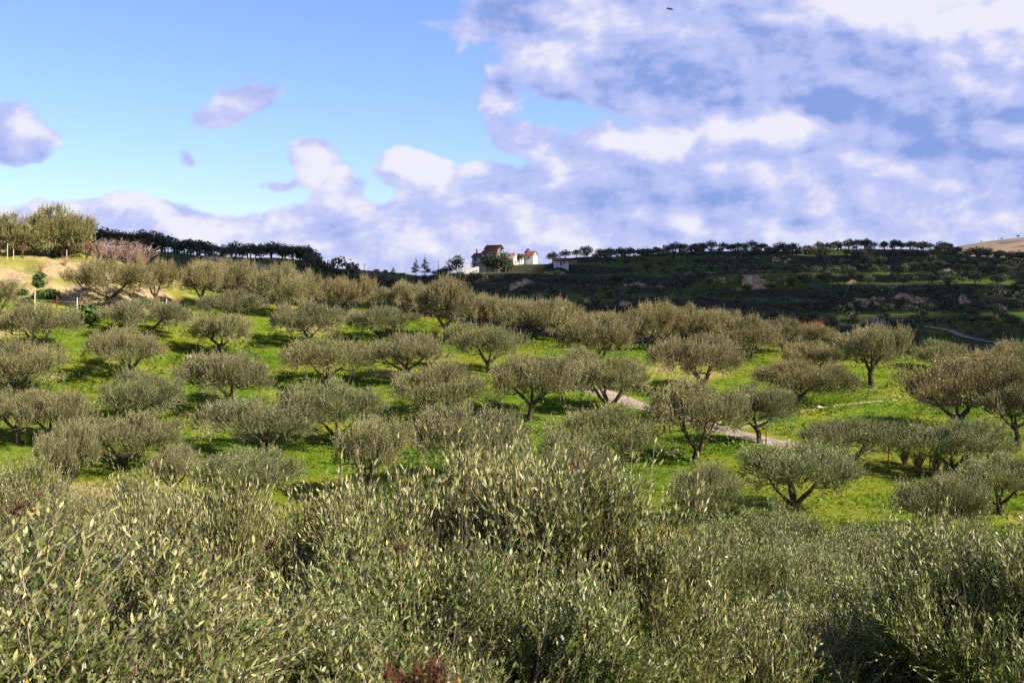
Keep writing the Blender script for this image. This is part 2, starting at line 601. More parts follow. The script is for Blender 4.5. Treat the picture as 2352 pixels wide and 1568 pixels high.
def mottled(name, a, b, scale, rough=0.85, spec=0.15, bmp=0.4, bdist=0.02, detail=5.0):
    """two tones of one substance, with fine relief"""
    m, t = new_mat(name)
    co = t.n('ShaderNodeTexCoord').outputs['Object']
    n1 = t.noise(co, scale, detail, 0.6)
    c = t.mix(t.ramp(n1, 0.32, 0.68), C4(a), C4(b))
    finish(t, principled(t, c, rough, spec, bump(t, t.noise(co, scale * 3.0, 4.0, 0.6), bmp, bdist)))
    return m


def leaf_mat(name, top, top2, under, trans, gloss=0.5):
    m, t = new_mat(name)
    lv = attr(t, 'lv')
    up = t.mix(t.ramp(lv, 0.1, 0.9), C4(top), C4(top2))
    up = t.mix(t.ramp(lv, 0.965, 0.985), up, (0.26, 0.19, 0.03, 1))
    un = t.mix(t.ramp(lv, 0.0, 1.0), C4(under), C4([c * 0.72 for c in under]))
    un = t.mix(t.ramp(lv, 0.975, 0.99), un, (0.24, 0.15, 0.05, 1))
    back = t.n('ShaderNodeNewGeometry').outputs['Backfacing']
    c = t.mix(back, up, un)
    tint = t.n('ShaderNodeObjectInfo').outputs['Color']
    c = t.mix(1.0, c, tint, 'MULTIPLY')
    p = t.n('ShaderNodeBsdfPrincipled')
    t.put(p.inputs['Base Color'], c)
    p.inputs['Roughness'].default_value = gloss
    p.inputs['Specular IOR Level'].default_value = 0.35
    tr = t.n('ShaderNodeBsdfTranslucent')
    t.put(tr.inputs['Color'], t.mix(1.0, C4(trans), tint, 'MULTIPLY'))
    mx = t.n('ShaderNodeMixShader')
    mx.inputs[0].default_value = 0.11
    t.t.links.new(p.outputs[0], mx.inputs[1]); t.t.links.new(tr.outputs[0], mx.inputs[2])
    finish(t, mx.outputs[0])
    return m


M = {}
M['leaf'] = leaf_mat('olive_leaf', (0.046, 0.062, 0.010), (0.096, 0.112, 0.020), (0.40, 0.375, 0.165), (0.15, 0.165, 0.024), 0.42)
M['leaf_far'] = leaf_mat('far_leaf', (0.046, 0.054, 0.022), (0.080, 0.084, 0.036), (0.11, 0.11, 0.055), (0.04, 0.05, 0.012), 0.65)
M['leaf_pine'] = leaf_mat('pine_needles', (0.016, 0.026, 0.012), (0.03, 0.042, 0.018), (0.03, 0.042, 0.02), (0.01, 0.02, 0.005), 0.6)
M['leaf_weed'] = leaf_mat('weed_leaf', (0.04, 0.085, 0.006), (0.07, 0.125, 0.01), (0.06, 0.11, 0.012), (0.06, 0.14, 0.008), 0.6)
M['twig'] = mottled('olive_twig', (0.14, 0.10, 0.07), (0.27, 0.21, 0.155), 12.0)
M['bark'] = mottled('olive_bark', (0.032, 0.025, 0.018), (0.12, 0.095, 0.07), 5.0, 0.95, 0.1, 0.9, 0.05)
M['bare_twig'] = mottled('bare_shoot', (0.15, 0.085, 0.07), (0.30, 0.22, 0.19), 3.0)
M['vine_twig'] = mottled('vine_shoot', (0.15, 0.05, 0.03), (0.24, 0.12, 0.07), 3.0)
M['dry'] = mottled('dry_grass', (0.22, 0.12, 0.06), (0.40, 0.29, 0.15), 2.0)
M['rust'] = mottled('rusted_steel', (0.09, 0.025, 0.012), (0.20, 0.07, 0.035), 14.0, 0.9)
M['zinc'] = mottled('galvanised_steel', (0.45, 0.46, 0.47), (0.62, 0.63, 0.64), 10.0, 0.45, 0.5)
M['wood'] = mottled('grey_wood', (0.13, 0.11, 0.09), (0.24, 0.20, 0.16), 3.0)
M['stake'] = mottled('pale_stake', (0.36, 0.29, 0.19), (0.50, 0.42, 0.30), 3.0)
M['rock'] = mottled('limestone', (0.36, 0.32, 0.25), (0.52, 0.46, 0.36), 2.5, 0.95, 0.1, 0.8, 0.06)
M['track'] = mottled('track_gravel', (0.15, 0.12, 0.095), (0.27, 0.22, 0.18), 1.6, 0.95, 0.1, 0.8, 0.05, 8.0)
M['road'] = mottled('dusty_road', (0.15, 0.135, 0.12), (0.21, 0.19, 0.17), 0.6)
M['plaster'] = mottled('cream_plaster', (0.40, 0.35, 0.27), (0.48, 0.42, 0.33), 0.8, 0.9)
M['whitewash'] = mottled('white_wall', (0.42, 0.41, 0.40), (0.50, 0.49, 0.48), 0.8, 0.9)
M['tile'] = mottled('red_roof_tile', (0.12, 0.036, 0.025), (0.17, 0.055, 0.036), 1.5, 0.85, 0.15, 0.6, 0.05)
M['tile_pale'] = mottled('pale_roof_tile', (0.26, 0.15, 0.105), (0.34, 0.20, 0.14), 1.5, 0.85)
M['glass'] = mottled('dark_glass', (0.03, 0.035, 0.045), (0.05, 0.055, 0.07), 1.0, 0.15, 0.5, 0.0)
M['shutter'] = mottled('brown_joinery', (0.10, 0.035, 0.03), (0.16, 0.06, 0.045), 2.0)
M['frame'] = mottled('white_frame', (0.65, 0.65, 0.66), (0.75, 0.75, 0.76), 2.0, 0.6)
M['concrete'] = mottled('raw_concrete', (0.25, 0.24, 0.22), (0.38, 0.36, 0.33), 1.2, 0.95)
M['red_net'] = mottled('red_net', (0.55, 0.045, 0.02), (0.65, 0.09, 0.04), 3.0)
M['blue'] = mottled('blue_plastic', (0.03, 0.25, 0.38), (0.05, 0.32, 0.45), 3.0, 0.4)
M['pipe'] = mottled('green_pipe', (0.03, 0.10, 0.06), (0.05, 0.14, 0.08), 3.0, 0.5)
M['bird'] = mottled('dark_feather', (0.015, 0.014, 0.014), (0.03, 0.028, 0.028), 20.0)
M['cloud'] = mottled('cloud', (0.80, 0.80, 0.80), (0.86, 0.86, 0.86), 0.01, 1.0, 0.0, 0.0)
M['yellow'] = mottled('yellow_petal', (0.55, 0.47, 0.01), (0.7, 0.6, 0.03), 5.0)
M['dead_leaf'] = mottled('dead_leaf', (0.04, 0.016, 0.009), (0.10, 0.035, 0.018), 20.0, 0.7)


def grass_colors(t, co):
    """the colour of the sward itself, shared by soil sheet and blades"""
    big = t.noise(co, 0.16, 4.0, 0.55)
    mid = t.noise(co, 0.9, 4.0, 0.6)
    c = t.mix(t.ramp(mid, 0.35, 0.65), (0.060, 0.112, 0.005, 1), (0.100, 0.150, 0.008, 1))
    c = t.mix(t.math('MULTIPLY', t.ramp(big, 0.40, 0.66), 0.85), c, (0.150, 0.160, 0.014, 1))
    return c


m, t = new_mat('meadow')
co = t.n('ShaderNodeTexCoord').outputs['Object']
g = grass_colors(t, co)
fine = t.noise(co, 5.0, 6.0, 0.65)
g = t.mix(t.ramp(fine, 0.40, 0.72), g, t.mix(1.0, g, (0.55, 0.60, 0.5, 1), 'MULTIPLY'))
dry = attr(t, 'dry')
patch = t.math('ADD', dry, t.math('MULTIPLY', t.math('SUBTRACT', t.noise(co, 0.5, 6.0, 0.65), 0.5), 0.9))
g = t.mix(t.ramp(patch, 0.30, 0.62, 0.0, 0.85), g, (0.21, 0.185, 0.045, 1))
g = t.mix(t.ramp(patch, 0.55, 0.80, 0.0, 0.9), g, (0.30, 0.22, 0.12, 1))
ea = t.math('ADD', attr(t, 'earth'), t.math('MULTIPLY', t.math('SUBTRACT', t.noise(co, 0.9, 7.0, 0.68), 0.5), 1.5))
soil = t.mix(t.ramp(t.noise(co, 1.4, 6.0, 0.7), 0.35, 0.65), (0.15, 0.10, 0.06, 1), (0.36, 0.275, 0.17, 1))
g = t.mix(t.ramp(ea, 0.45, 0.62), g, soil)
finish(t, principled(t, g, 0.9, 0.1, bump(t, t.noise(co, 7.0, 6.0, 0.7), 0.8, 0.12)))
M['meadow'] = m

m, t = new_mat('grass_blade')
co = t.n('ShaderNodeTexCoord').outputs['Object']
g = grass_colors(t, co)
lv = attr(t, 'lv')
g = t.mix(t.ramp(lv, 0.0, 1.0), t.mix(1.0, g, (0.75, 0.8, 0.7, 1), 'MULTIPLY'), t.mix(1.0, g, (1.35, 1.25, 1.2, 1), 'MULTIPLY'))
d = t.n('ShaderNodeBsdfDiffuse'); t.put(d.inputs['Color'], g)
tr = t.n('ShaderNodeBsdfTranslucent'); t.put(tr.inputs['Color'], g)
mx = t.n('ShaderNodeMixShader'); mx.inputs[0].default_value = 0.4
t.t.links.new(d.outputs[0], mx.inputs[1]); t.t.links.new(tr.outputs[0], mx.inputs[2])
finish(t, mx.outputs[0])
M['blade'] = m

m, t = new_mat('far_slope')
co = t.n('ShaderNodeTexCoord').outputs['Object']
n1 = t.noise(co, 0.035, 5.0, 0.6)
n2 = t.noise(co, 0.22, 6.0, 0.65)
g = t.mix(t.ramp(n2, 0.35, 0.65), (0.042, 0.066, 0.010, 1), (0.076, 0.105, 0.018, 1))
g = t.mix(t.ramp(n1, 0.46, 0.66, 0.0, 0.8), g, (0.045, 0.037, 0.028, 1))
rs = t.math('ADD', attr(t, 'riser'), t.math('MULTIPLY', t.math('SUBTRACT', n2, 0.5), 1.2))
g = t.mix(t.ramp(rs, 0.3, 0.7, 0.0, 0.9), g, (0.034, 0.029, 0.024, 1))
ea = t.math('ADD', attr(t, 'earth'), t.math('MULTIPLY', t.math('SUBTRACT', t.noise(co, 0.11, 7.0, 0.65), 0.5), 1.3))
soil = t.mix(t.ramp(t.noise(co, 0.5, 6.0, 0.7), 0.35, 0.65), (0.17, 0.105, 0.06, 1), (0.46, 0.315, 0.18, 1))
ea = t.math('ADD', ea, t.math('MULTIPLY', t.math('SUBTRACT', t.noise(co, 0.40, 6.0, 0.72), 0.5), 1.5))
g = t.mix(t.ramp(ea, 0.50, 0.66), g, soil)
finish(t, principled(t, g, 0.95, 0.05, bump(t, t.noise(co, 0.9, 6.0, 0.7), 0.7, 0.6)))
M['far_slope'] = m

m, t = new_mat('bare_hill')
co = t.n('ShaderNodeTexCoord').outputs['Object']
g = t.mix(t.ramp(t.noise(co, 0.012, 6.0, 0.65), 0.35, 0.65), (0.185, 0.125, 0.095, 1), (0.13, 0.115, 0.075, 1))
st = t.noise(t.vmath('MULTIPLY', co, (0.004, 0.03, 0.09)), 1.0, 5.0, 0.6)
g = t.mix(t.ramp(st, 0.55, 0.62), g, (0.075, 0.07, 0.065, 1))
finish(t, principled(t, g, 0.95, 0.05))
M['bare_hill'] = m
M['plain'] = mottled('valley_floor', (0.045, 0.06, 0.02), (0.07, 0.08, 0.03), 0.02)


# ------------------------------------------------------------------ the setting
def a_dry(X, Y, Z):
    return 0.45 * sstep(-24, -30, X) * sstep(82, 88, Y) + 0.30 * sstep(10, -22, X) * sstep(120, 60, Y) + 0.06 + 0.5 * sstep(0.52, 0.72, fbm(X, Y, 7.0, 4))


def a_earth(X, Y, Z):
    bank = sstep(-24, -30, X) * sstep(84, 88, Y) * sstep(108, 103, Y) * (0.48 + 0.9 * (fbm(X + 0.4 * Y, Y * 0.5, 5.0, 3) - 0.3))
    foot = sstep(0.9, 0.3, dist_line(X, Y, track_d) - 1.3)
    return 0.95 * bank + 0.55 * foot - 0.15


xs = steps((-130, -60, 5.0), (-60, -40, 0.8), (-40, 44, 0.5), (44, 60, 1.5), (60, 130, 5.0))
ys = steps((-20, 20, 1.5), (20, 40, 0.8), (40, 112, 0.45), (112, 150, 2.0), (150, 176, 3.0))
tag(link('ground', grid_mesh('ground', xs, ys, ground, M['meadow'], {'dry': a_dry, 'earth': a_earth})), kind='structure')


def a_far(X, Y, Z):
    gx = np.gradient(Z, axis=0) / np.maximum(np.gradient(Y, axis=0), 1e-6)
    scarp = sstep(0.45, 0.95, gx) * 0.50 * sstep(360, 420, Y)
    return np.maximum(scarp, cliff_mask(X, Y)[0] * 0.70)


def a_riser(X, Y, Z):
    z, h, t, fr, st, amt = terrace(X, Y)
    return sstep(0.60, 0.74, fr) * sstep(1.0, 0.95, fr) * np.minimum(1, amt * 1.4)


xs = steps((-420, -230, 10.0), (-230, 300, 2.8), (300, 460, 10.0))
ys = steps((176, 330, 7.0), (330, 700, 1.6), (700, 1060, 12.0))
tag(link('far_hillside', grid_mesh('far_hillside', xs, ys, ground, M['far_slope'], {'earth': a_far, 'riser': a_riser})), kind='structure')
MB().box(-14000, 14000, -3000, 18000, -75, -70).build('plain', M['plain'])
tag(bpy.data.objects['plain'], kind='structure')


def z_dist(X, Y):
    cx, cy = 980.0, 2000.0
    r = np.hypot((X - cx) / 640.0, (Y - cy) / 420.0)
    return -60 + 150 * np.exp(-r ** 2 * 1.1) + (fbm(X, Y, 160.0, 4) - 0.5) * 10


tag(link('distant_hill', grid_mesh('distant_hill', np.arange(200, 1800, 14.0), np.arange(1350, 2500, 16.0), z_dist, M['bare_hill'])), kind='structure')


def strip(name, line, half, fn, mat, lift=0.035, cols=5, wob=0.25):
    d = np.gradient(line, axis=0)
    nrm = np.stack([-d[:, 1], d[:, 0]], 1) / np.linalg.norm(d, axis=1)[:, None]
    s = np.linspace(-1, 1, cols)
    wv = half * (1 + wob * (fbm(line[:, 0] * 1.0, line[:, 1], 3.0, 2) - 0.5) * 2)
    X = line[:, None, 0] + nrm[:, None, 0] * s[None] * wv[:, None]
    Y = line[:, None, 1] + nrm[:, None, 1] * s[None] * wv[:, None]
    Z = fn(X, Y) + lift - 0.05 * (np.abs(s)[None] > 0.99)
    i = np.arange(X.size).reshape(X.shape)
    f = np.stack([i[:-1, :-1], i[1:, :-1], i[1:, 1:], i[:-1, 1:]], -1).reshape(-1, 4)
    return tag(link(name, np_mesh(name, np.stack([X, Y, Z], -1).reshape(-1, 3), [f], [mat], None, None, True)), kind='structure')


strip('gravel_track', track_d, 0.7, ground, M['track'], 0.05)
strip('footpath', foot_d, 0.15, ground, M['track'], 0.05, 3, 0.5)
road_xy = np.array([hit(ground, u / f4, v / f4, 300, 560, 1200) for u, v in [(3640, 1302), (3676, 1306), (3790, 1336), (3900, 1355), (4000, 1376), (4096, 1396), (4200, 1415)]])
strip('valley_road', dense(road_xy, 4.0), 1.3, ground, M['road'], 0.35, 3, 0.1)


# ------------------------------------------------------------------ foliage builders
def unit(a):
    return a / np.maximum(np.linalg.norm(a, axis=-1, keepdims=True), 1e-9)


def shoots_mesh(rng, base, dirs, length, nodes, leaf_l, leaf_w, hexa, twig_r, leaf_mats, spread=(14, 40), droop=0.0, lv_shift=None, bend=0.12):
    """leafy shoots: a thin stem with opposite pairs of narrow leaves"""
    n = len(base)
    side0 = unit(np.cross(dirs, rng.normal(size=(n, 3))))
    curve = rng.normal(size=(n, 3)) * bend
    curve[:, 2] -= droop
    tt = (np.arange(nodes) + 0.6) / nodes
    tt = np.clip(tt[None] + rng.uniform(-0.3, 0.3, (n, nodes)) / nodes, 0.03, 1.0)
    pos = base[:, None] + (dirs[:, None] * tt[..., None] + curve[:, None] * (tt ** 2)[..., None]) * length[:, None, None]
    ax = unit(dirs[:, None] + 2 * curve[:, None] * tt[..., None])
    side1 = np.cross(dirs, side0)
    ph = (np.arange(nodes) * 1.57)[None] + rng.uniform(-0.5, 0.5, (n, nodes))
    sd = side0[:, None] * np.cos(ph)[..., None] + side1[:, None] * np.sin(ph)[..., None]
    P, D, Nn = [], [], []
    for sgn in (1, -1):
        al = np.radians(rng.uniform(spread[0], spread[1], (n, nodes)))[..., None]
        s = sd * sgn
        P.append(pos); D.append(ax * np.cos(al) + s * np.sin(al)); Nn.append(ax * np.sin(al) - s * np.cos(al))
    P = np.concatenate(P).reshape(-1, 3)
    D = np.concatenate(D).reshape(-1, 3) + rng.normal(size=(n * nodes * 2, 3)) * 0.10
    D = unit(D)
    Nn = np.concatenate(Nn).reshape(-1, 3) + rng.normal(size=P.shape) * 0.35
    Nn = unit(Nn - D * np.sum(Nn * D, 1, keepdims=True))
    Wd = np.cross(D, Nn)
    T = np.tile(tt, (2, 1)).reshape(-1)
    m = len(P)
    L = leaf_l * rng.uniform(0.65, 1.2, m) * (1.08 - 0.4 * T)
    w = leaf_w * rng.uniform(0.75, 1.2, m)
    L, w = L[:, None], w[:, None]
    if hexa:
        bendv = Nn * L * rng.uniform(-0.16, 0.06, (m, 1))
        vs = [P, P + D * L * 0.30 + Wd * w * 0.85, P + D * L * 0.68 + Wd * w * 0.8 + bendv * .5, P + D * L + bendv,
              P + D * L * 0.68 - Wd * w * 0.8 + bendv * .5, P + D * L * 0.30 - Wd * w * 0.85]
    else:
        vs = [P, P + D * L * 0.45 + Wd * w, P + D * L, P + D * L * 0.45 - Wd * w]
    k = len(vs)
    V = np.stack(vs, 1).reshape(-1, 3)
    F = np.arange(m * k).reshape(m, k)
    lv = rng.uniform(0, 1, m)
    if lv_shift is not None:
        lv = np.clip(lv * 0.6 + np.tile(np.repeat(lv_shift, nodes), 2) * 0.4, 0, 1)
        lv = np.where(rng.uniform(0, 1, m) < 0.008, 1.0, np.minimum(lv, 0.96))
    # stems
    q = rng.normal(size=(n, 3))
    a = unit(np.cross(dirs, q)); b = np.cross(dirs, a)
    tip = base + (dirs + curve) * length[:, None]
    midp = base + (dirs * 0.5 + curve * 0.25) * length[:, None]
    r = twig_r
    S = []
    rings = ((base, r), (midp, r * 0.8), (tip, r * 0.35)) if hexa else ((base, r), (tip, r * 0.5))
    for pt, rr in rings:
        for an in (0, 2.1, 4.2):
            S.append(pt + (a * math.cos(an) + b * math.sin(an)) * rr)
    S = np.stack(S, 1).reshape(-1, 3)
    o = len(V) + np.arange(n)[:, None] * 3 * len(rings)
    sf = []
    for lvl in range(0, 3 * (len(rings) - 1), 3):
        for i in range(3):
            j = (i + 1) % 3
            sf.append(np.concatenate([o + lvl + i, o + lvl + j, o + lvl + 3 + j, o + lvl + 3 + i], 1))
    SF = np.concatenate(sf)
    V = np.concatenate([V, S])
    at = np.concatenate([lv, np.zeros(len(SF))])
    return V, [F, SF], at


def olive(seed, Wd=5.5, H=3.4, fork=0.9, nl=4, n_shoot=3000, nodes=6, leaf_l=0.085, leaf_w=0.0135, hexa=False, shoot_len=(0.26, 0.55),
          lobes=8, sparse=0.0, trunk_r=0.19, lean=0.25, twig_r=0.006, dome=0.65, floor=0.41, name='olive'):
    """returns (trunk mesh, crown mesh) of one pruned olive tree standing at the origin"""
    rng = np.random.RandomState(seed)
    rd = random.Random(seed)
    Rr = Wd / 2
    tb = MB()
    la = rd.uniform(0, 6.28)
    top = Vector((math.cos(la) * lean, math.sin(la) * lean, fork))
    pts, rad = [], []
    for i in range(7):
        k = i / 6
        pts.append(Vector((0, 0, -0.35)).lerp(top, k) + Vector((rd.uniform(-1, 1), rd.uniform(-1, 1), 0)) * 0.035)
        rad.append(trunk_r * (1.55 - 1.25 * min(1, k * 2.2) * 0.45 - 0.12 * k))
    tb.tube(pts, rad, 9, 0.12)
    # lobes of the crown, each carried by a limb
    LB = []
    for i in range(lobes):
        a = 2 * math.pi * (i + rd.uniform(-0.3, 0.3)) / (lobes - 1) if i < lobes - 1 else 0
        ro = Rr * rd.uniform(0.50, 0.70) if i < lobes - 1 else Rr * 0.12
        r = Rr * rd.uniform(0.30, 0.50) * (1.15 if i == lobes - 1 else 1)
        zc = H * rd.uniform(dome - 0.15, dome + 0.09) if i < lobes - 1 else H * (dome + 0.10)
        c = Vector((math.cos(a) * ro + top.x * 0.7, math.sin(a) * ro + top.y * 0.7, zc))
        LB.append((c, r, min(r * rd.uniform(0.75, 1.0), H * 0.32)))
    limbs = []
    for i in range(nl):
        a = la + 2 * math.pi * (i + rd.uniform(-0.25, 0.25)) / nl
        reach = Rr * rd.uniform(0.34, 0.5)
        e = Vector((top.x + math.cos(a) * reach, top.y + math.sin(a) * reach, H * rd.uniform(0.5, 0.62)))
        st = top - Vector((0, 0, rd.uniform(0.0, 0.25)))
        ctl = st.lerp(e, 0.5) + Vector((math.cos(a), math.sin(a), 0.0)) * reach * 0.12 + Vector((rd.uniform(-1, 1), rd.uniform(-1, 1), rd.uniform(-1, .4))) * 0.16
        lp = []
        for j in range(7):
            k = j / 6
            lp.append(st * (1 - k) ** 2 + ctl * 2 * k * (1 - k) + e * k * k + Vector((rd.uniform(-1, 1), rd.uniform(-1, 1), rd.uniform(-1, 1))) * 0.03)
        r0 = trunk_r * rd.uniform(0.50, 0.68)
        tb.tube(lp, [r0 * (1 - 0.6 * j / 6) for j in range(7)], 7, 0.08)
        limbs.append((lp, r0))
    nodes_pts = [(p, r0 * (1 - 0.6 * j / 6)) for lp, r0 in limbs for j, p in enumerate(lp) if j >= 2]

    def branch(p1, r1, nseg=5, sag=0.1):
        p0, rr = min(nodes_pts, key=lambda q: (q[0] - p1).length + 0.8 * max(0, q[0].z - p1.z))
        r0 = min(rr * 0.75, r1 * 2.2)
        pp = []
        for j in range(nseg):
            k = j / (nseg - 1)
            p = p0.lerp(p1, k)
            p.z += sag * math.sin(k * math.pi) * (p1 - p0).length
            if 0 < j < nseg - 1:
                p += Vector((rd.uniform(-1, 1), rd.uniform(-1, 1), rd.uniform(-1, 1))) * 0.05
            pp.append(p)
        tb.tube(pp, [r0 + (r1 - r0) * j / (nseg - 1) for j in range(nseg)], 5, 0.0, False)
        return pp

    for c, r, rz in LB:
        pp = branch(c - Vector((0, 0, rz * 0.4)), 0.028, 6, rd.uniform(-0.05, 0.16))
        nodes_pts += [(p, 0.03) for p in pp[2:]]
    # clumps on every lobe
    cl = []
    for c, r, rz in LB:
        k = max(5, int(11 * (r / (Rr * 0.36)) ** 2 * (1 - sparse)))
        for _ in range(k):
            v = Vector((rd.gauss(0, 1), rd.gauss(0, 1), rd.gauss(0.25, 1))).normalized()
            s = rd.uniform(0.45, 1.0)
            p = c + Vector((v.x * r * s, v.y * r * s, v.z * rz * s))
            rc = Rr * rd.uniform(0.105, 0.175)
            cl.append((p, rc, c))
            branch(p, 0.010, 4, 0.04)
    cp = np.array([tuple(c[0]) for c in cl]); cr = np.array([c[1] for c in cl]); cc = np.array([tuple(c[2]) for c in cl])
    wgt = cr ** 2; wgt = wgt / wgt.sum()
    idx = rng.choice(len(cl), n_shoot, p=wgt)
    off = unit(rng.normal(size=(n_shoot, 3))) * (rng.uniform(0, 1, (n_shoot, 1)) ** 0.45)
    base = cp[idx] + off * cr[idx][:, None] * np.array([1.15, 1.15, 0.9])
    baz = np.arctan2(base[:, 1], base[:, 0])
    fl = H * (floor + 0.06 * np.sin(3 * baz + seed) + 0.05 * np.sin(5 * baz + 2.0 * seed) + rng.uniform(-0.05, 0.05, n_shoot))
    under = base[:, 2] < fl
    base[:, 2] = np.where(under, fl + rng.uniform(0, 0.26, n_shoot) * H, base[:, 2])
    outw = unit(base - (cc[idx] * np.array([0.75, 0.75, 1.0]) - np.array([0, 0, 0.25])))
    up = np.zeros((n_shoot, 3)); up[:, 2] = 1
    low = np.clip((cc[idx][:, 2] - base[:, 2]) / 0.5, 0, 1)
    dirs = unit(outw * 0.45 + up * (rng.uniform(0.55, 1.45, n_shoot) - 0.95 * low)[:, None] + rng.normal(size=(n_shoot, 3)) * 0.24)
    ln = rng.uniform(shoot_len[0], shoot_len[1], n_shoot)
    ln *= np.where((rng.uniform(0, 1, n_shoot) > 0.91) & (dirs[:, 2] > 0.7), 1.75, 1.0)
    clump_tone = rng.uniform(0, 1, len(cl))
    V, F, at = shoots_mesh(rng, base, dirs, ln, nodes, leaf_l, leaf_w, hexa, twig_r, None, lv_shift=clump_tone[idx])
    crown = np_mesh(name + '_crown', V, F, [M['leaf'], M['twig']], [0, 1], {'lv': at})
    ext = [np.percentile(V[:, i], 99.3) - np.percentile(V[:, i], 0.7) for i in (0, 1)]
    return (tb.mesh(name + '_trunk', M['bark'], True), crown), sum(ext) / 2, np.percentile(V[:, 2], 99.5)


def far_olive(seed, Wd=5.6, H=4.2, n=620, size=0.34, leaf='leaf_far', kind='olive'):
    """a small whole tree for the far slopes: trunk, limbs and foliage in one mesh"""
    rng = np.random.RandomState(seed)
    rd = random.Random(seed)
    tb = MB()
    if kind == 'olive':
        tb.tube([(0, 0, -0.6), (0.05, 0, 0.5), (rd.uniform(-.2, .2), rd.uniform(-.2, .2), 1.3)], [0.26, 0.2, 0.16], 5)
        for i in range(4):
            a = i * 1.57 + rd.uniform(-.4, .4)
            tb.tube([(0, 0, 1.1), (math.cos(a) * 0.6, math.sin(a) * 0.6, 1.7), (math.cos(a) * 1.5, math.sin(a) * 1.5, 2.7)], [0.11, 0.09, 0.04], 4)
        lob = []
        for i in range(7):
            a = i * 1.05 + rd.uniform(-.4, .4)
            ro = Wd * 0.27 * rd.uniform(0.75, 1.2) if i < 6 else 0
            lob.append((math.cos(a) * ro, math.sin(a) * ro, H * rd.uniform(0.50, 0.64) + (0.5 if i == 6 else 0), Wd * rd.uniform(0.19, 0.26), H * rd.uniform(0.23, 0.31)))
    elif kind == 'round':
        tb.tube([(0, 0, -0.6), (0, 0, H * 0.5)], [0.2, 0.12], 5)
        lob = [(rd.gauss(0, .18) * Wd, rd.gauss(0, .16) * Wd, H * rd.uniform(0.35, 0.72), Wd * rd.uniform(0.24, 0.32), H * rd.uniform(0.20, 0.28)) for i in range(8)]
    else:  # conifer
        tb.tube([(0, 0, -0.6), (0, 0, H * 0.95)], [0.22, 0.05], 5)
        lob = []
        for i in range(12):
            k = i / 11
            for j in range(3 if k < 0.8 else 1):
                a = rd.uniform(0, 6.28); ro = Wd * 0.34 * (1 - k) * rd.uniform(0.6, 1.2)
                lob.append((math.cos(a) * ro, math.sin(a) * ro, H * (0.2 + 0.76 * k), Wd * (0.17 * (1 - k) + 0.05), H * 0.055))
    lob = np.array(lob)
    w = lob[:, 3] ** 2; idx = rng.choice(len(lob), n, p=w / w.sum())
    d = unit(rng.normal(size=(n, 3)) + np.array([0, 0, 0.25]))
    c = lob[idx, :3] + d * np.stack([lob[idx, 3], lob[idx, 3], lob[idx, 4]], 1) * (rng.uniform(0.25, 1, (n, 1)) ** 0.5) * rng.uniform(0.85, 1.15, (n, 1))
    nr = unit(d + rng.normal(size=(n, 3)) * 0.8)
    a = unit(np.cross(nr, rng.normal(size=(n, 3)))); b = np.cross(nr, a)
    s = size * rng.uniform(0.6, 1.3, (n, 1))
    V = np.stack([c - a * s * .5, c + b * s * 0.35, c + a * s * .75, c - b * s * 0.35], 1).reshape(-1, 3)
    F = np.arange(4 * n).reshape(n, 4)[:, ::-1]
    tv = np.array(tb.v); tq = np.array([q for q in tb.f if len(q) == 4]) + len(V)
    at = np.concatenate([rng.uniform(0, .95, n), np.zeros(len(tq))])
    return np_mesh('far_tree', np.concatenate([V, tv]), [F, tq], [M[leaf], M['bark']], [0, 1], {'lv': at})


# mid-distance trees
MID = []
specs = [dict(floor=0.47, seed=11, Wd=5.5, H=3.4, fork=0.75, nl=4, lobes=8), dict(floor=0.50, seed=23, Wd=5.6, H=3.3, fork=1.0, nl=3, lobes=7, lean=0.4),
         dict(floor=0.44, seed=35, Wd=5.4, H=3.4, fork=0.5, nl=5, lobes=9), dict(floor=0.46, seed=41, Wd=5.6, H=3.2, fork=0.85, nl=3, lobes=7, sparse=0.2, lean=0.5),
         dict(floor=0.52, seed=57, Wd=5.3, H=3.5, fork=1.1, nl=4, lobes=8), dict(floor=0.47, seed=63, Wd=5.5, H=3.4, fork=0.65, nl=4, lobes=7, sparse=0.15),
         dict(floor=0.30, seed=79, Wd=5.5, H=3.5, fork=0.4, nl=3, lobes=9, lean=0.1)]
for sp in specs:
    MID.append(olive(name='mid_olive', n_shoot=4100, nodes=6, leaf_l=0.10, leaf_w=0.0165, twig_r=0.006, **sp))
# trees close enough to show single leaves
NEAR = []
for sp in [dict(seed=101, Wd=3.1, H=4.0, fork=0.9, nl=4, lobes=7, n_shoot=3900), dict(seed=117, Wd=3.6, H=4.0, fork=0.8, nl=4, lobes=8, n_shoot=4500),
           dict(seed=129, Wd=4.6, H=3.9, fork=1.0, nl=3, lobes=9, n_shoot=5200)]:
    NEAR.append(olive(name='near_olive', nodes=8, leaf_l=0.088, leaf_w=0.0084, hexa=True, shoot_len=(0.22, 0.50), twig_r=0.0027, dome=0.62, **sp))
HILL = olive(seed=151, name='hill_olive', Wd=5.2, H=4.4, fork=0.7, nl=4, lobes=11, n_shoot=4600, nodes=6, leaf_l=0.12, leaf_w=0.021, floor=0.22, dome=0.56, twig_r=0.006)
ARCH = olive(seed=143, name='arched_olive', Wd=4.3, H=3.2, fork=0.8, nl=3, lobes=8, n_shoot=4200, nodes=6, leaf_l=0.09, leaf_w=0.011, trunk_r=0.2, lean=0.35, twig_r=0.004, dome=0.74, floor=0.56)


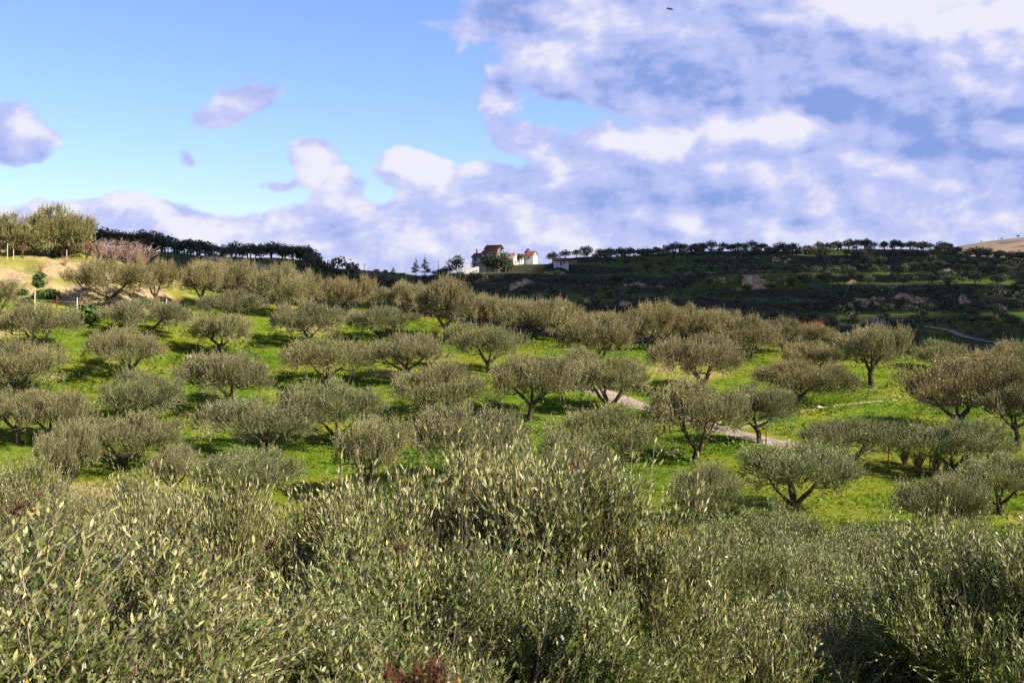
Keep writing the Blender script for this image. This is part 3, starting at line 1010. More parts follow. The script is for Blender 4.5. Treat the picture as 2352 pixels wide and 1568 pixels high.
def plant_olive(src, x, y, W_, H_, rz, label, group, tint=(1, 1, 1), z=None):
    (tm, cm), w0, h0 = src
    s, sz = W_ / w0, H_ / h0
    o = empty('olive_tree', (x, y, gz(x, y) if z is None else z), rz)
    o.scale = (s, s, sz)
    tag(o, label, 'olive tree', group)
    link('trunk', tm, o)
    c = link('crown', cm, o)
    c.color = (tint[0], tint[1], tint[2], 1)
    return o


SIL, GRN, BRN, PNK = (1.0, 1.0, 1.0), (0.86, 0.98, 0.82), (1.0, 0.90, 0.84), (1.10, 0.91, 0.86)
GROVE = 'olive trees of the green grove'
# trunk u, base v, crown left, right, top, tint, variant, label
trees = [
    (240, 708, 130, 345, 610, BRN, 3, 'broad olive tree with a long low limb below the eroded bank'),
    (357, 704, 317, 420, 606, BRN, 0, 'olive tree just beside the pale bare shrub, behind the long-limbed tree'),
    (457, 713, 415, 520, 611, BRN, 1, 'olive tree in the back row by a tuft of dry orange grass'),
    (540, 716, 488, 592, 608, BRN, 4, 'back-row olive tree under the bank of agaves on the dark ridge'),
    (534, 745, 455, 612, 674, SIL, 5, 'small olive tree directly behind the round one on the upper left lawn'),
    (644, 728, 576, 718, 619, BRN, 6, 'tall back-row olive tree with a dark trunk at the lawn edge'),
    (690, 720, 650, 745, 632, BRN, 2, 'back-row olive tree squeezed left of the brown crown above yellow flowers'),
    (715, 800, 633, 801, 705, SIL, 3, 'olive tree with two splayed trunks in the middle of the left lawn'),
    (795, 726, 742, 860, 644, PNK, 0, 'pinkish-brown olive tree standing on yellow flowers in the back row'),
    (868, 712, 845, 925, 652, GRN, 6, 'dark green narrow olive tree below the utility poles'),
    (930, 726, 895, 990, 655, BRN, 2, 'back-row olive tree just left of the big double-trunked one'),
    (878, 782, 793, 972, 712, SIL, 3, 'olive tree with a pale horizontal branch on the upper central lawn'),
    (1024, 790, 955, 1108, 655, BRN, 4, 'big olive tree with a thick double trunk and dry grass behind it'),
    (1112, 757, 1080, 1160, 685, BRN, 2, 'olive tree hiding a rusty pole in the back row'),
    (1198, 788, 1118, 1290, 697, BRN, 1, 'olive tree with three dark stems in the back row below the scrub slope'),
    (1278, 788, 1240, 1355, 698, BRN, 6, 'olive tree with a stump-like dark base in the back row'),
    (1375, 850, 1277, 1470, 735, BRN, 2, 'wide brown olive tree with short stout trunk on the upper right lawn'),
    (1400, 782, 1345, 1460, 702, BRN, 5, 'back-row olive tree behind the wide brown one'),
    (1488, 808, 1430, 1545, 705, BRN, 0, 'brown olive tree in the back row between two lower crowns'),
    (1565, 806, 1515, 1630, 712, BRN, 4, 'back-row olive tree in front of the pale graded scar'),
    (1640, 808, 1590, 1700, 722, BRN, 1, 'back-row olive tree with dead spiky twigs on top'),
    (1604, 906, 1498, 1714, 785, PNK, 0, 'pinkish olive tree with curved twin limbs alone on bright grass'),
    (1720, 828, 1655, 1812, 735, BRN, 6, 'olive tree with a black leaning trunk at the back edge'),
    (1800, 812, 1760, 1860, 738, BRN, 3, 'back-row olive tree below the red netting on the far slope'),
    (1862, 800, 1815, 1912, 748, BRN, 2, 'small crown in the back row below the ruined hut'),
    (1858, 868, 1785, 1952, 793, PNK, 5, 'reddish olive tree behind the widest crown of the right lawn'),
    (1825, 925, 1705, 1947, 838, BRN, 3, 'widest low-crowned olive tree beside the sandy footpath'),
    (1945, 826, 1895, 2000, 768, BRN, 4, 'back-row olive tree left of the leaning thick trunk'),
    (2005, 890, 1912, 2090, 763, BRN, 1, 'olive tree with a thick leaning bare trunk right of the meadow'),
    (2145, 850, 2086, 2232, 788, GRN, 6, 'dense dark green olive tree below the valley road'),
    (2205, 997, 2035, 2338, 834, PNK, 0, 'largest reddish olive tree with a black twisted trunk near the frame edge'),
    (2300, 935, 2225, 2405, 803, BRN, 5, 'tall brown olive tree behind the largest reddish one'),
    (2345, 905, 2290, 2430, 798, GRN, 2, 'green-topped olive tree cut by the frame edge at the skyline of the grove'),
    (2340, 1025, 2260, 2430, 885, BRN, 4, 'olive tree cut by the frame edge beside the black twisted trunk'),
    (514, 822, 440, 598, 732, SIL, 1, 'round olive tree with slim forked trunk centred on the left lawn'),
    (325, 783, 205, 426, 697, SIL, 3, 'flat olive tree with limbs crawling sideways near the ground'),
    (288, 872, 198, 394, 767, SIL, 0, 'bowl-shaped olive tree with a V of stems left of the white stone'),
    (38, 908, -25, 172, 794, SIL, 6, 'olive tree with low V-shaped stems at the left frame edge'),
    (87, 808, -12, 192, 711, SIL, 5, 'low wide olive tree in front of the zinc fence post'),
    (-12, 732, -70, 48, 650, SIL, 2, 'olive crown cut by the left frame edge below the bank'),
    (522, 950, 402, 627, 826, SIL, 1, 'olive tree with a pale upright trunk and wide ragged crown'),
    (738, 890, 612, 830, 789, SIL, 3, 'olive tree with a silvery bent limb showing left of its trunk'),
    (931, 880, 836, 1037, 778, SIL, 4, 'olive tree with pale straight trunk in the centre of the grove'),
    (1121, 856, 1036, 1220, 755, GRN, 0, 'grey-green olive tree with three slim stems in the upper centre'),
    (1340, 872, 1285, 1372, 805, SIL, 5, 'small olive crown peeping over the tree beside the gravel track'),
    (1206, 967, 1118, 1328, 834, SIL, 1, 'olive tree with pale foot and three curved stems near the track'),
    (1393, 948, 1322, 1520, 832, SIL, 2, 'dark-stemmed olive tree right in front of the gravel track'),
    (1018, 963, 896, 1160, 848, SIL, 6, 'wide olive bush-like crown hiding its stems in the grove centre'),
    (1589, 1061, 1472, 1730, 893, SIL, 5, 'olive tree with a dark slanting trunk below the track'),
    (1731, 1018, 1690, 1853, 900, GRN, 4, 'olive tree standing on the track edge by the thin fence post'),
    (1950, 1073, 1788, 2050, 976, GRN, 3, 'olive tree with bare twigs showing, right of the thin fence post'),
    (2200, 1092, 2066, 2338, 976, GRN, 5, 'olive tree behind the patch of red dry weeds'),
    (315, 980, 198, 432, 866, GRN, 6, 'dense rounded olive tree with upright spiky shoots on the left'),
    (45, 1018, -32, 104, 907, SIL, 4, 'olive tree with a dark trunk left of the slanting one'),
    (82, 1026, 58, 240, 914, SIL, 1, 'olive tree with a slanting dark trunk at the lower left lawn'),
    (275, 1078, 188, 438, 968, SIL, 2, 'olive tree with a gnarled low trunk on the lower left'),
    (601, 1050, 450, 747, 925, SIL, 0, 'wide dense olive tree with short triple trunk left of centre'),
    (764, 1026, 653, 882, 888, GRN, 5, 'olive tree with dark forked stems and pale foot left of centre'),
    (853, 1148, 763, 932, 979, SIL, 1, 'rounded olive tree on a single short pale trunk, lower centre'),
    (1043, 1116, 906, 1184, 952, SIL, 3, 'large olive tree with one bare diagonal stem on shaded grass'),
    (1412, 1085, 1233, 1540, 945, GRN, 6, 'dense wide olive tree reaching the ground right of the near spiky crown'),
    (1838, 1172, 1668, 1960, 1035, GRN, 2, 'olive tree with slim dark stem beside the sunny green hollow'),
    (1640, 1200, 1518, 1712, 1078, GRN, 6, 'rounded olive crown below the slanting-trunked tree'),
    (2160, 1245, 2033, 2292, 1103, GRN, 0, 'spiky olive tree at the far side of the sunny green hollow'),
    (2292, 1182, 2213, 2425, 1054, GRN, 5, 'dark olive tree cut by the frame edge above the sunny hollow'),
    (575, 1172, 453, 712, 1046, GRN, 2, 'olive tree with dark left underside behind the near spiky crown'),
    (150, 1140, 95, 262, 985, SIL, 5, 'slim olive crown below the two dark-trunked trees'),
    (1275, 1215, 1178, 1425, 1018, GRN, 6, 'olive tree directly behind the tallest near shoots'),
    (400, 1150, 330, 470, 1035, SIL, 4, 'olive crown in front of the gnarled low trunk'),
]
rt = random.Random(5)
for (tu, tv_, l, r, top, tint, var, label) in trees:
    x, y = hit(ground, tu * 0.6 + (l + r) * 0.2, tv_, 38, 125)
    Wm, Hm = (r - l) * y / FOC, (tv_ - top) * y / FOC
    src = MID[var]
    k = 0.80 + 0.34 * rt.random(); hue = rt.uniform(-0.06, 0.06)
    o = plant_olive(src, x, y, Wm * 0.94, Hm * 1.13, rt.uniform(0, 6.28), label, GROVE, (tint[0] * k * (1 + hue), tint[1] * k, tint[2] * k * (1 - hue)))
    o.scale.x *= rt.uniform(0.93, 1.07)

# hindmost row, crowns merging along the top edge of the grove
ridge_u = [330, 400, 600, 800, 1000, 1200, 1400, 1600, 1800, 2000, 2200, 2400]
ridge_v = [612, 608, 614, 642, 660, 694, 706, 720, 746, 772, 800, 812]
u = 345.0
while u < 2400:
    top = np.interp(u, ridge_u, ridge_v) + rt.uniform(2, 16)
    y = 103 + rt.uniform(0, 10) - 10 * max(0, (u - 1500) / 900)
    p = pix_at(u, top, y); zb = gz(p[0], y)
    k = rt.uniform(0.85, 1.1); tint = BRN if rt.random() < 0.75 else (GRN if rt.random() < .4 else PNK)
    if p[2] - zb > 1.8:
        plant_olive(MID[rt.randrange(7)], p[0], y, rt.uniform(4.0, 5.4), min(p[2] - zb, 4.6), rt.uniform(0, 6.28), 'brownish olive crown merging into the hindmost row of the grove', 'hindmost olive row of the grove', [c * k for c in tint])
    u += rt.uniform(58, 92)
# trees of the near slope, given by crown centre, crown top, width and distance
NEARG = 'olive trees on the slope below the viewpoint'
near_trees = [
    (70, 1030, 4.0, 30, SIL, 'feathery olive crown at the left frame edge, mid slope'),
    (300, 1070, 4.0, 30, SIL, 'feathery olive crown with bare twigs on the left slope'),
    (90, 1120, 4.4, 22, SIL, 'large soft olive crown at the left, above the biggest leaves'),
    (400, 1160, 4.0, 20, SIL, 'soft olive crown left of the near spiky crown'),
    (620, 1175, 3.4, 26, SIL, 'olive crown peeping between the near crowns and the lawn'),
    (510, 1095, 2.0, 11.6, SIL, 'near olive tree with a lone tall spray of pale leaves'),
    (850, 1105, 2.8, 12.0, SIL, 'near olive tree with tall pale spiky shoots, left of the tallest one'),
    (1290, 1050, 3.0, 10.8, SIL, 'tallest near olive crown in the centre with upright pale shoots'),
    (1010, 1260, 3.4, 9.0, GRN, 'near olive tree at the bottom centre in front of the spiky ones'),
    (-190, 1190, 3.5, 5.6, SIL, 'closest olive tree with the biggest leaves at the bottom left'),
    (590, 1385, 3.0, 7.4, SIL, 'close olive tree at the bottom between the biggest leaves and the centre'),
    (1480, 1280, 2.6, 11.5, SIL, 'leafy olive crown at the bottom, right of the tallest near one'),
    (1650, 1230, 3.2, 20, GRN, 'olive crown right of the tallest near one'),
    (1795, 1235, 4.4, 21, GRN, 'olive tree whose black arched limb frames bright grass'),
    (1790, 1168, 3.6, 28, GRN, 'olive tree just below the sunny green hollow'),
    (2030, 1222, 3.6, 25, GRN, 'olive crown at the foot of the sunny green hollow'),
    (2210, 1190, 3.8, 26, GRN, 'silvery olive crown at the right, below the spiky tree'),
    (2340, 1240, 3.8, 22, GRN, 'olive crown cut by the right frame edge above the black one'),
    (2080, 1300, 3.6, 18, GRN, 'wide olive crown in the lower right'),
    (1900, 1405, 3.2, 14, SIL, 'olive crown with pinkish dead twigs at the bottom right'),
    (2190, 1400, 3.2, 13.5, BRN, 'olive crown with an orange lichened branch at the bottom right'),
    (2420, 1225, 3.0, 12.5, GRN, 'black shaded olive tree at the bottom right corner'),
]
for (cu, tv_, Wm, y, tint, label) in near_trees:
    p = pix_at(cu, tv_ + (30 if cu < 700 else 8), y)
    zb = gz(p[0], y)
    Hm = max(2.1, p[2] - zb)
    src = ARCH if 'arched' in label else min(NEAR, key=lambda q: abs(q[1] - Wm))
    plant_olive(src, p[0], y, Wm, Hm, rt.uniform(0, 6.28), label, NEARG, tint)
# a neighbour just outside the frame shades the corner tree
plant_olive(NEAR[2], 10.3, 10.6, 4.4, 6.9, 2.0, 'tall olive tree outside the frame shading the corner', NEARG, GRN)


# ------------------------------------------------------------------ grass, weeds and flowers of the grove
def scatter(rng, n, x0, x1, y0, y1, pad=7.0):
    x = rng.uniform(x0, x1, n); y = rng.uniform(y0, y1, n)
    k = np.abs(x) < 0.43 * y + pad
    return x[k], y[k]


rng = np.random.RandomState(77)
x, y = scatter(rng, 200000, -52, 52, 26, 106)
clear = dist_line(x, y, track_d) > 1.35
tone = fbm(x, y, 5.0, 3)
on_bank = sstep(-24, -30, x) * sstep(84, 88, y) * sstep(108, 103, y)
keep = clear & (rng.uniform(0, 1, len(x)) < (0.35 + 0.9 * tone) * (1 - 0.93 * on_bank))
x, y = x[keep], y[keep]
z = ground(x, y)
n = len(x)
V, F, at = [], [], []
hgt = rng.uniform(0.05, 0.16, n) * (0.7 + 0.8 * sstep(0.45, 0.7, fbm(x + 9, y, 4.0, 3)))
for k in range(3):
    a = rng.uniform(0, 6.28, n); wd = rng.uniform(0.018, 0.034, n)
    ox, oy = rng.normal(size=n) * 0.06, rng.normal(size=n) * 0.06
    lean = rng.normal(size=(n, 2)) * 0.5
    b = np.stack([x + ox, y + oy, z - 0.01], 1)
    sd = np.stack([np.cos(a), np.sin(a), np.zeros(n)], 1) * wd[:, None]
    tipv = b + np.stack([lean[:, 0] * hgt, lean[:, 1] * hgt, hgt], 1)
    o = sum(len(v) for v in V)
    V.append(np.stack([b - sd, b + sd, tipv], 1).reshape(-1, 3))
    F.append(np.arange(3 * n).reshape(n, 3) + o)
    at.append(rng.uniform(0, 1, n))
tag(link('grass', np_mesh('grass', np.concatenate(V), [np.concatenate(F)], [M['blade']], None, {'lv': np.concatenate(at)})),
    'short bright green grass covering the grove floor', 'grass', kind='stuff')

# leafy weeds (sorrel and mallow) in lush cushions
x, y = scatter(rng, 26000, -48, 48, 30, 100, 4.0)
lush = fbm(x + 31, y + 5, 6.5, 3)
base_xy = np.array([o.location[:2] for o in bpy.data.objects if o.name.startswith('olive_tree')])
dt = np.min(np.hypot(x[:, None] - base_xy[None, :, 0], y[:, None] - base_xy[None, :, 1]), axis=1)
p = sstep(0.52, 0.68, lush) * 0.8 + sstep(2.2, 0.6, dt) * 0.8 * sstep(0.40, 0.55, fbm(x, y, 2.0, 2))
keep = (rng.uniform(0, 1, len(x)) < p) & (dist_line(x, y, track_d) > 1.6)
x, y = x[keep], y[keep]
n = len(x); z = ground(x, y)
V, at = [], []
for k in range(7):
    d = unit(rng.normal(size=(n, 3)) * np.array([1, 1, 0.25]) + np.array([0, 0, 0.55]))
    r = rng.uniform(0.05, 0.20, n)[:, None]
    c = np.stack([x, y, z + rng.uniform(0.04, 0.26, n)], 1) + d * r
    s = rng.uniform(0.05, 0.10, (n, 1))
    nr = unit(d * 0.6 + np.array([0, 0, 1.0]) + rng.normal(size=(n, 3)) * 0.4)
    a = unit(np.cross(nr, rng.normal(size=(n, 3)))); b = np.cross(nr, a)
    V.append(np.stack([c - a * s, c + b * s * .8, c + a * s, c - b * s * .8], 1).reshape(-1, 3))
    at.append(rng.uniform(0, .95, n))
V = np.concatenate(V)
tag(link('weeds', np_mesh('weeds', V, [np.arange(len(V)).reshape(-1, 4)[:, ::-1]], [M['leaf_weed']], None, {'lv': np.concatenate(at)})),
    'lush low weeds in cushions among the olive trunks', 'weeds', kind='stuff')
x, y = scatter(rng, 30000, -45, 48, 28, 106, 2.0)
p = sstep(0.50, 0.72, fbm(x + 77, y, 9.0, 3)) * (0.25 + 0.75 * sstep(-5, 15, x))
fy = hit(ground, 760, 722, 60, 120)
p = p + 2.0 * np.exp(-((x - fy[0]) / 2.6) ** 2 - ((y - fy[1]) / 1.2) ** 2)
keep = (rng.uniform(0, 1, len(x)) < p * 0.55) & (dist_line(x, y, track_d) > 1.5)
x, y = x[keep], y[keep]; n = len(x)
c = np.stack([x, y, ground(x, y) + rng.uniform(0.10, 0.22, n)], 1)
nr = unit(rng.normal(size=(n, 3)) * 0.6 + np.array([0.2, -0.5, 1.0]))
a = unit(np.cross(nr, rng.normal(size=(n, 3)))); b = np.cross(nr, a); s = rng.uniform(0.014, 0.032, (n, 1))
V = np.stack([c - a * s, c - b * s, c + a * s, c + b * s], 1).reshape(-1, 3)
tag(link('flowers', np_mesh('flowers', V, [np.arange(len(V)).reshape(-1, 4)], [M['yellow']])),
    'tiny yellow flowers sprinkled over the grass', 'flowers', kind='stuff')


# ------------------------------------------------------------------ twiggy things on the bank and by the fences
def twiggy(seed, H, Wd, stems, mat, sub=5, r=0.018, arch=0.3):
    rd = random.Random(seed)
    mb = MB()
    for i in range(stems):
        a = rd.uniform(0, 6.28); sp = rd.uniform(0.1, 1.0) * Wd / 2
        e = Vector((math.cos(a) * sp, math.sin(a) * sp, H * rd.uniform(0.6, 1.0)))
        c = Vector((e.x * 0.25, e.y * 0.25, e.z * (0.5 + arch)))
        pts = [Vector((0, 0, -0.15)) * (1 - k) ** 2 + c * 2 * k * (1 - k) + e * k * k for k in (0, .3, .6, 1.0)]
        mb.tube(pts, [r, r * .8, r * .55, r * .25], 4, 0, False)
        for j in range(sub):
            k = rd.uniform(0.3, 0.95)
            p = pts[0].lerp(pts[3], k) * 0.3 + (Vector((0, 0, -0.15)) * (1 - k) ** 2 + c * 2 * k * (1 - k) + e * k * k) * 0.7
            q = p + Vector((rd.gauss(0, 1), rd.gauss(0, 1), rd.uniform(0.2, 1.6))) * H * 0.13
            mb.tube([p, p.lerp(q, 0.5) + Vector((0, 0, 0.03)), q], [r * .45, r * .35, r * .2], 3, 0, False)
    return mb.mesh('twigs', mat)


def spot(u, v, y0=38, y1=140):
    x, y = hit(ground, u, v, y0, y1)
    return x, y, gz(x, y)


sh = [twiggy(200 + i, 1.9, 2.6, 34, M['bare_twig'], 7, 0.022) for i in range(3)]
for i, (u, v, s, lab) in enumerate([(228, 600, 1.0, 'bare pinkish shrub nearest the big hilltop olive tree'), (262, 608, 1.25, 'tall bare grey-pink shrub on the bank shoulder'),
                                    (292, 616, 1.2, 'bare pink shrub spreading beside the palest one'), (325, 622, 1.35, 'palest bare shrub with upright silvery shoots at the bank end')]):
    x, y, z = spot(u, v, 80, 130)
    o = empty('bare_shrub', (x, y, z), i * 1.3); o.scale = (s, s, s)
    tag(o, lab, 'shrub', 'bare shrubs on the bank')
    link('twigs', sh[i % 3], o)
vn = [twiggy(220 + i, 1.0, 1.3, 14, M['vine_twig'], 6, 0.016, 0.1) for i in range(3)]
tk = MB().tube([(0, 0, -0.2), (0.04, 0, 0.35), (0, 0.05, 0.75)], [0.06, 0.05, 0.05], 6, 0.1).mesh('vine_trunk', M['bark'], True)
VINE_AT = ['cut by the left frame edge', 'at the tall left stake', 'by the short left stake', 'left of the big trunk', 'just left of the big trunk', 'in front of the big trunk', 'just right of the big trunk', 'under the right side of the big crown',
           'beside the single stake', 'at the edge of the big crown shade', 'before the dark ridge trees', 'last before the bare shrubs', 'among the bare shrubs']
for i in range(13):
    u = -20 + i * 19 + random.uniform(-4, 4)
    x, y, z = spot(u, 597, 90, 140)
    y += random.uniform(1.0, 7.0); z = gz(x, y)
    o = empty('grape_vine', (x, y, z), i * 0.9); s = random.uniform(0.85, 1.3); o.scale = (s, s, s)
    tag(o, 'pruned leafless grape vine on the hilltop, ' + VINE_AT[i], 'vine', 'leafless vines along the hilltop')
    link('trunk', tk, o)
    link('shoots', vn[i % 3], o, (0, 0, 0.55))
for i, (u, h) in enumerate([(8, 1.25), (22, 0.9), (238, 1.3), (247, 1.0), (145, 1.0)]):
    x, y, z = spot(u, 600, 90, 140)
    o = MB().tube([(0, 0, -0.3), (0, 0, h * .5), (0.02, 0, h)], [0.035, 0.034, 0.03], 6).build('vine_stake', M['stake'])
    o.location = (x, y + 0.8, gz(x, y + 0.8))
    tag(o, ['tall pale wooden stake at the far left of the vines', 'short pale wooden stake beside the tall left one', 'pale wooden stake in front of the bare shrubs',
            'short pale wooden stake close to the bare shrubs', 'pale wooden stake below the big hilltop olive tree'][i], 'stake', 'vine stakes on the hilltop')
# the hilltop olives
for (u, v, l, r, top, k, lab) in [(98, 603, 38, 172, 484, 6, 'big rounded olive tree on the hilltop against the sky'), (-8, 600, -70, 46, 500, 2, 'olive tree on the hilltop cut by the left frame edge'),
                                  (62, 600, 20, 120, 505, 0, 'olive tree behind the big hilltop one')]:
    x, y, z = spot(u, v - 3, 90, 140)
    y += 4.0 + (3.5 if k == 0 else 0)
    Wm, Hm = (r - l) * y / FOC, (v - top) * y / FOC
    plant_olive(HILL, x, y, Wm * 1.12, Hm * 1.12, k * 1.3, lab, 'olive trees on the hilltop', (1.0, 0.96, 0.8), gz(x, y) - 0.45)

# dry straw tufts
dt_m = [twiggy(240 + i, 0.75, 0.9, 60, M['dry'], 1, 0.012, 0.15) for i in range(2)]
for i, (u, v, s, lab) in enumerate([(1000, 782, 1.5, 'dry straw tuft left of the thick double trunk'), (1062, 780, 1.2, 'dry straw tuft right of the thick double trunk'),
                                    (405, 706, 1.3, 'dry orange tuft in the back row'), (480, 712, 1.1, 'dry straw tuft beside the back-row trunk'),
                                    (2078, 1068, 1.6, 'tallest red dry weed by the lower fence'), (2110, 1080, 1.7, 'red dry weed left of the lower fence post'), (2150, 1086, 1.5, 'red dry weed right of the lower fence post'),
                                    (2178, 1092, 1.3, 'red dry weed at the end of the lower fence'), (250, 596, 1.2, 'straw tuft on the bank crest'), (215, 600, 1.3, 'pale straw tuft under the hilltop shrubs'),
                                    (150, 612, 1.2, 'straw tuft on the bank shoulder'), (95, 625, 1.1, 'straw tuft half way down the bank')]):
    x, y, z = spot(u, v)
    o = link('dry_tuft', dt_m[i % 2], None, (x, y, z), i); o.scale = (s, s, s)
    tag(o, lab, 'dry plant', 'dry tufts around the grove')
bush_m = []
for k in range(2):
    r2 = np.random.RandomState(300 + k); nn = 420
    d = unit(r2.normal(size=(nn, 3)) + np.array([0, 0, .4])); c = d * np.array([.5, .5, .34]) * r2.uniform(.4, 1, (nn, 1)) + np.array([0, 0, .2])
    nr = unit(d + r2.normal(size=(nn, 3)) * .7); a = unit(np.cross(nr, r2.normal(size=(nn, 3)))); b = np.cross(nr, a); s = r2.uniform(.05, .1, (nn, 1))
    bush_m.append(np_mesh('bush', np.stack([c - a * s, c + b * s * .6, c + a * s, c - b * s * .6], 1).reshape(-1, 3), [np.arange(4 * nn).reshape(nn, 4)[:, ::-1]], [M['leaf_weed']], None, {'lv': r2.uniform(0, .9, nn)}))
for i, (u, v, s, lab) in enumerate([(92, 642, .8, 'small green bush high on the eroded bank'), (90, 660, .9, 'green bush in the middle of the eroded bank'), (50, 682, .8, 'green bush low on the left of the bank'),
                                    (95, 690, 1.2, 'widest green bush at the foot of the bank'), (118, 686, 1.1, 'green bush by the rusty bank post'), (60, 702, .9, 'green bush beside the zinc post'),
                                    (200, 742, 1.8, 'dark round bush at the lawn corner below the bank')]):
    x, y, z = spot(u, v)
    o = link('bank_bush', bush_m[i % 2], None, (x, y, z), i); o.scale = (s * 1.4, s * 1.4, s * 1.2)
    o.color = (0.55, 0.6, 0.6, 1)
    tag(o, lab, 'bush', 'green bushes on the bank')
# stones
rk = []
for k in range(3):
    r2 = np.random.RandomState(320 + k)
    import bmesh
    bm = bmesh.new(); bmesh.ops.create_icosphere(bm, subdivisions=2, radius=0.5)
    for vtx in bm.verts:
        vtx.co *= 1 + 0.35 * (r2.rand() - .5); vtx.co.z *= 0.55
    me = bpy.data.meshes.new('stone'); bm.to_mesh(me); bm.free(); me.materials.append(M['rock']); rk.append(me)
for i, (u, v, s, lab) in enumerate([(436, 822, .5, 'white stone lying on the left lawn'), (445, 824, .3, 'small stone beside the white one on the left lawn'), (598, 702, .8, 'pale stone at the back edge of the lawn'),
                                    (1880, 938, .35, 'stone beside the sandy footpath')]):
    x, y, z = spot(u, v)
    o = link('stone', rk[i % 3], None, (x, y, z + 0.05), i * 2.0); o.scale = (s * 1.4, s, s)
    tag(o, lab, 'stone')


# ------------------------------------------------------------------ fences
def fence(name, label, posts, wires, wmat, y0=38, y1=130, wr=0.003):
    P = []
    for (u, v, h, mat) in posts:
        x, y, z = spot(u, v, y0, y1)
        P.append((x, y, z, h, mat))
    o = empty(name, (P[0][0], P[0][1], P[0][2]))
    tag(o, label, 'fence')
    org = Vector(P[0][:3])
    for (x, y, z, h, mat) in P:
        q = Vector((x, y, z)) - org
        MB().tube([q + Vector((0, 0, -0.3)), q + Vector((0.01, 0, h * .5)), q + Vector((0.03, 0.01, h))], [0.032, 0.03, 0.028], 6).build('post', M[mat], o)
    for hh in wires:
        pts = []
        for a, b in zip(P[:-1], P[1:]):
            for j in range(6):
                k = j / 6
                pts.append(Vector((a[0] + (b[0] - a[0]) * k, a[1] + (b[1] - a[1]) * k, (a[2] + min(hh, a[3])) * (1 - k) + (b[2] + min(hh, b[3])) * k - 0.05 * math.sin(k * math.pi))) - org)
        pts.append(Vector((P[-1][0], P[-1][1], P[-1][2] + min(hh, P[-1][3]))) - org)
        MB().tube(pts, [wr] * len(pts), 4).build('wire', M[wmat], o)
    return o


fence('wire_fence', 'wire fence with zinc and rusty posts at the foot of the bank', [(80, 712, 1.25, 'zinc'), (130, 714, 1.1, 'rust'), (177, 718, 1.05, 'zinc'), (382, 704, .6, 'zinc')], [0.35, 0.75], 'zinc')
fence('wire_fence', 'wire fence with rusty posts behind the back row of the grove', [(796, 724, .75, 'rust'), (878, 716, 1.0, 'zinc'), (1105, 757, 1.5, 'rust'), (1131, 764, .8, 'rust')], [0.4, 0.7], 'rust')
fence('wire_fence', 'sagging wire fence along the lower side of the gravel track', [(1600, 985, 1.0, 'rust'), (1759, 1023, 1.0, 'rust'), (2040, 1072, 1.0, 'rust'), (2135, 1092, 1.05, 'rust'), (2300, 1110, 1.0, 'rust')], [0.3, 0.6, 0.9], 'rust')
fence('pipe_fence', 'rusty post and green irrigation pipe under the arched black limb', [(1690, 1352, 1.2, 'rust'), (1788, 1366, 1.25, 'rust'), (1900, 1372, 1.2, 'rust')], [0.95, 0.5], 'pipe', 22, 60, 0.014)


# ------------------------------------------------------------------ far slopes: trees one by one
FO = [far_olive(400 + i, 5.6, 4.1, 1000, 0.32) for i in range(5)]
FL = [far_olive(410 + i, 5.6, 4.1, 190, 0.60) for i in range(4)] + [far_olive(416 + i, 5.6, 3.6, 190, 0.60, 'leaf_far', 'round') for i in range(3)]
FR = [far_olive(420 + i, 5.0, 5.0, 900, 0.32, 'leaf_pine', 'round') for i in range(3)]
FC = [far_olive(440 + i, 5.0, 8.5, 900, 0.34, 'leaf_pine', 'conifer') for i in range(2)]
frd = random.Random(19)


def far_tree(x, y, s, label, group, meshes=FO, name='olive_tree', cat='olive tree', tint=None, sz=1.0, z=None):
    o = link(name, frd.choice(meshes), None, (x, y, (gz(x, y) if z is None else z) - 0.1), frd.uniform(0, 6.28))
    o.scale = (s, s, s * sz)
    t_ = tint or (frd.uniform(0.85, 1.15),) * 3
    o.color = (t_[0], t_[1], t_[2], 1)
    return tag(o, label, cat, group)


def crest(U, y0, y1, n=300):
    """the skyline: farthest ground seen along a survey column"""
    d = pix_dir(U / f4, 600)
    ys = np.linspace(y0, y1, n)
    zz = tps_far(d[0] / d[1] * ys, ys)
    i = int(np.argmax(zz / ys))
    return d[0] / d[1] * ys[i], ys[i]


taken = []


def free(x, y, r):
    for (a, b) in taken:
        if (a - x) ** 2 + (b - y) ** 2 < r * r:
            return False
    taken.append((x, y))
    return True


# row of trees along the skyline of the far hill
U = 2210
while U < 4150:
    x, y = crest(U, 560, 760)
    if free(x, y, 4.0):
        far_tree(x, y - 3 + frd.uniform(-3, 3), frd.uniform(0.95, 1.6), 'dark olive tree in the row along the far skyline', 'skyline olive row of the far hill', sz=frd.uniform(.95, 1.15))
    U += frd.uniform(32, 44) * (1.3 if U < 2420 else 1)
# the ridge beyond the hilltop
U = 150
while U < 1262:
    x, y = crest(U, 330, 470)
    s = 1.35 + 0.3 * (U < 640)
    if free(x, y, 2.5):
        far_tree(x, y - 2, frd.uniform(.85, 1.1) * s, 'dark olive tree in the row along the shaded ridge', 'olive row of the shaded ridge', sz=frd.uniform(.85, 1.05))
    U += frd.uniform(40, 58) if U > 640 else frd.uniform(30, 40)
mass = []          # trees too small or too merged to pick apart: (x, y, scale)
for k in range(60):
    U, V_ = frd.uniform(1180, 1800), 0
    x, y = crest(U, 410, 500)
    y -= frd.uniform(0, 45)
    x = pix_dir(U / f4, 600)[0] / pix_dir(U / f4, 600)[1] * y
    if free(x, y, 4.0):
        mass.append((x, y, frd.uniform(1.0, 1.45)))
for k in range(64):   # second rank about the ridge row
    U = 160 + k * 17.2
    x, y = crest(U, 330, 470)
    mass.append((x + frd.uniform(-1, 1), y + frd.uniform(-12, 8), frd.uniform(.7, 1.6)))
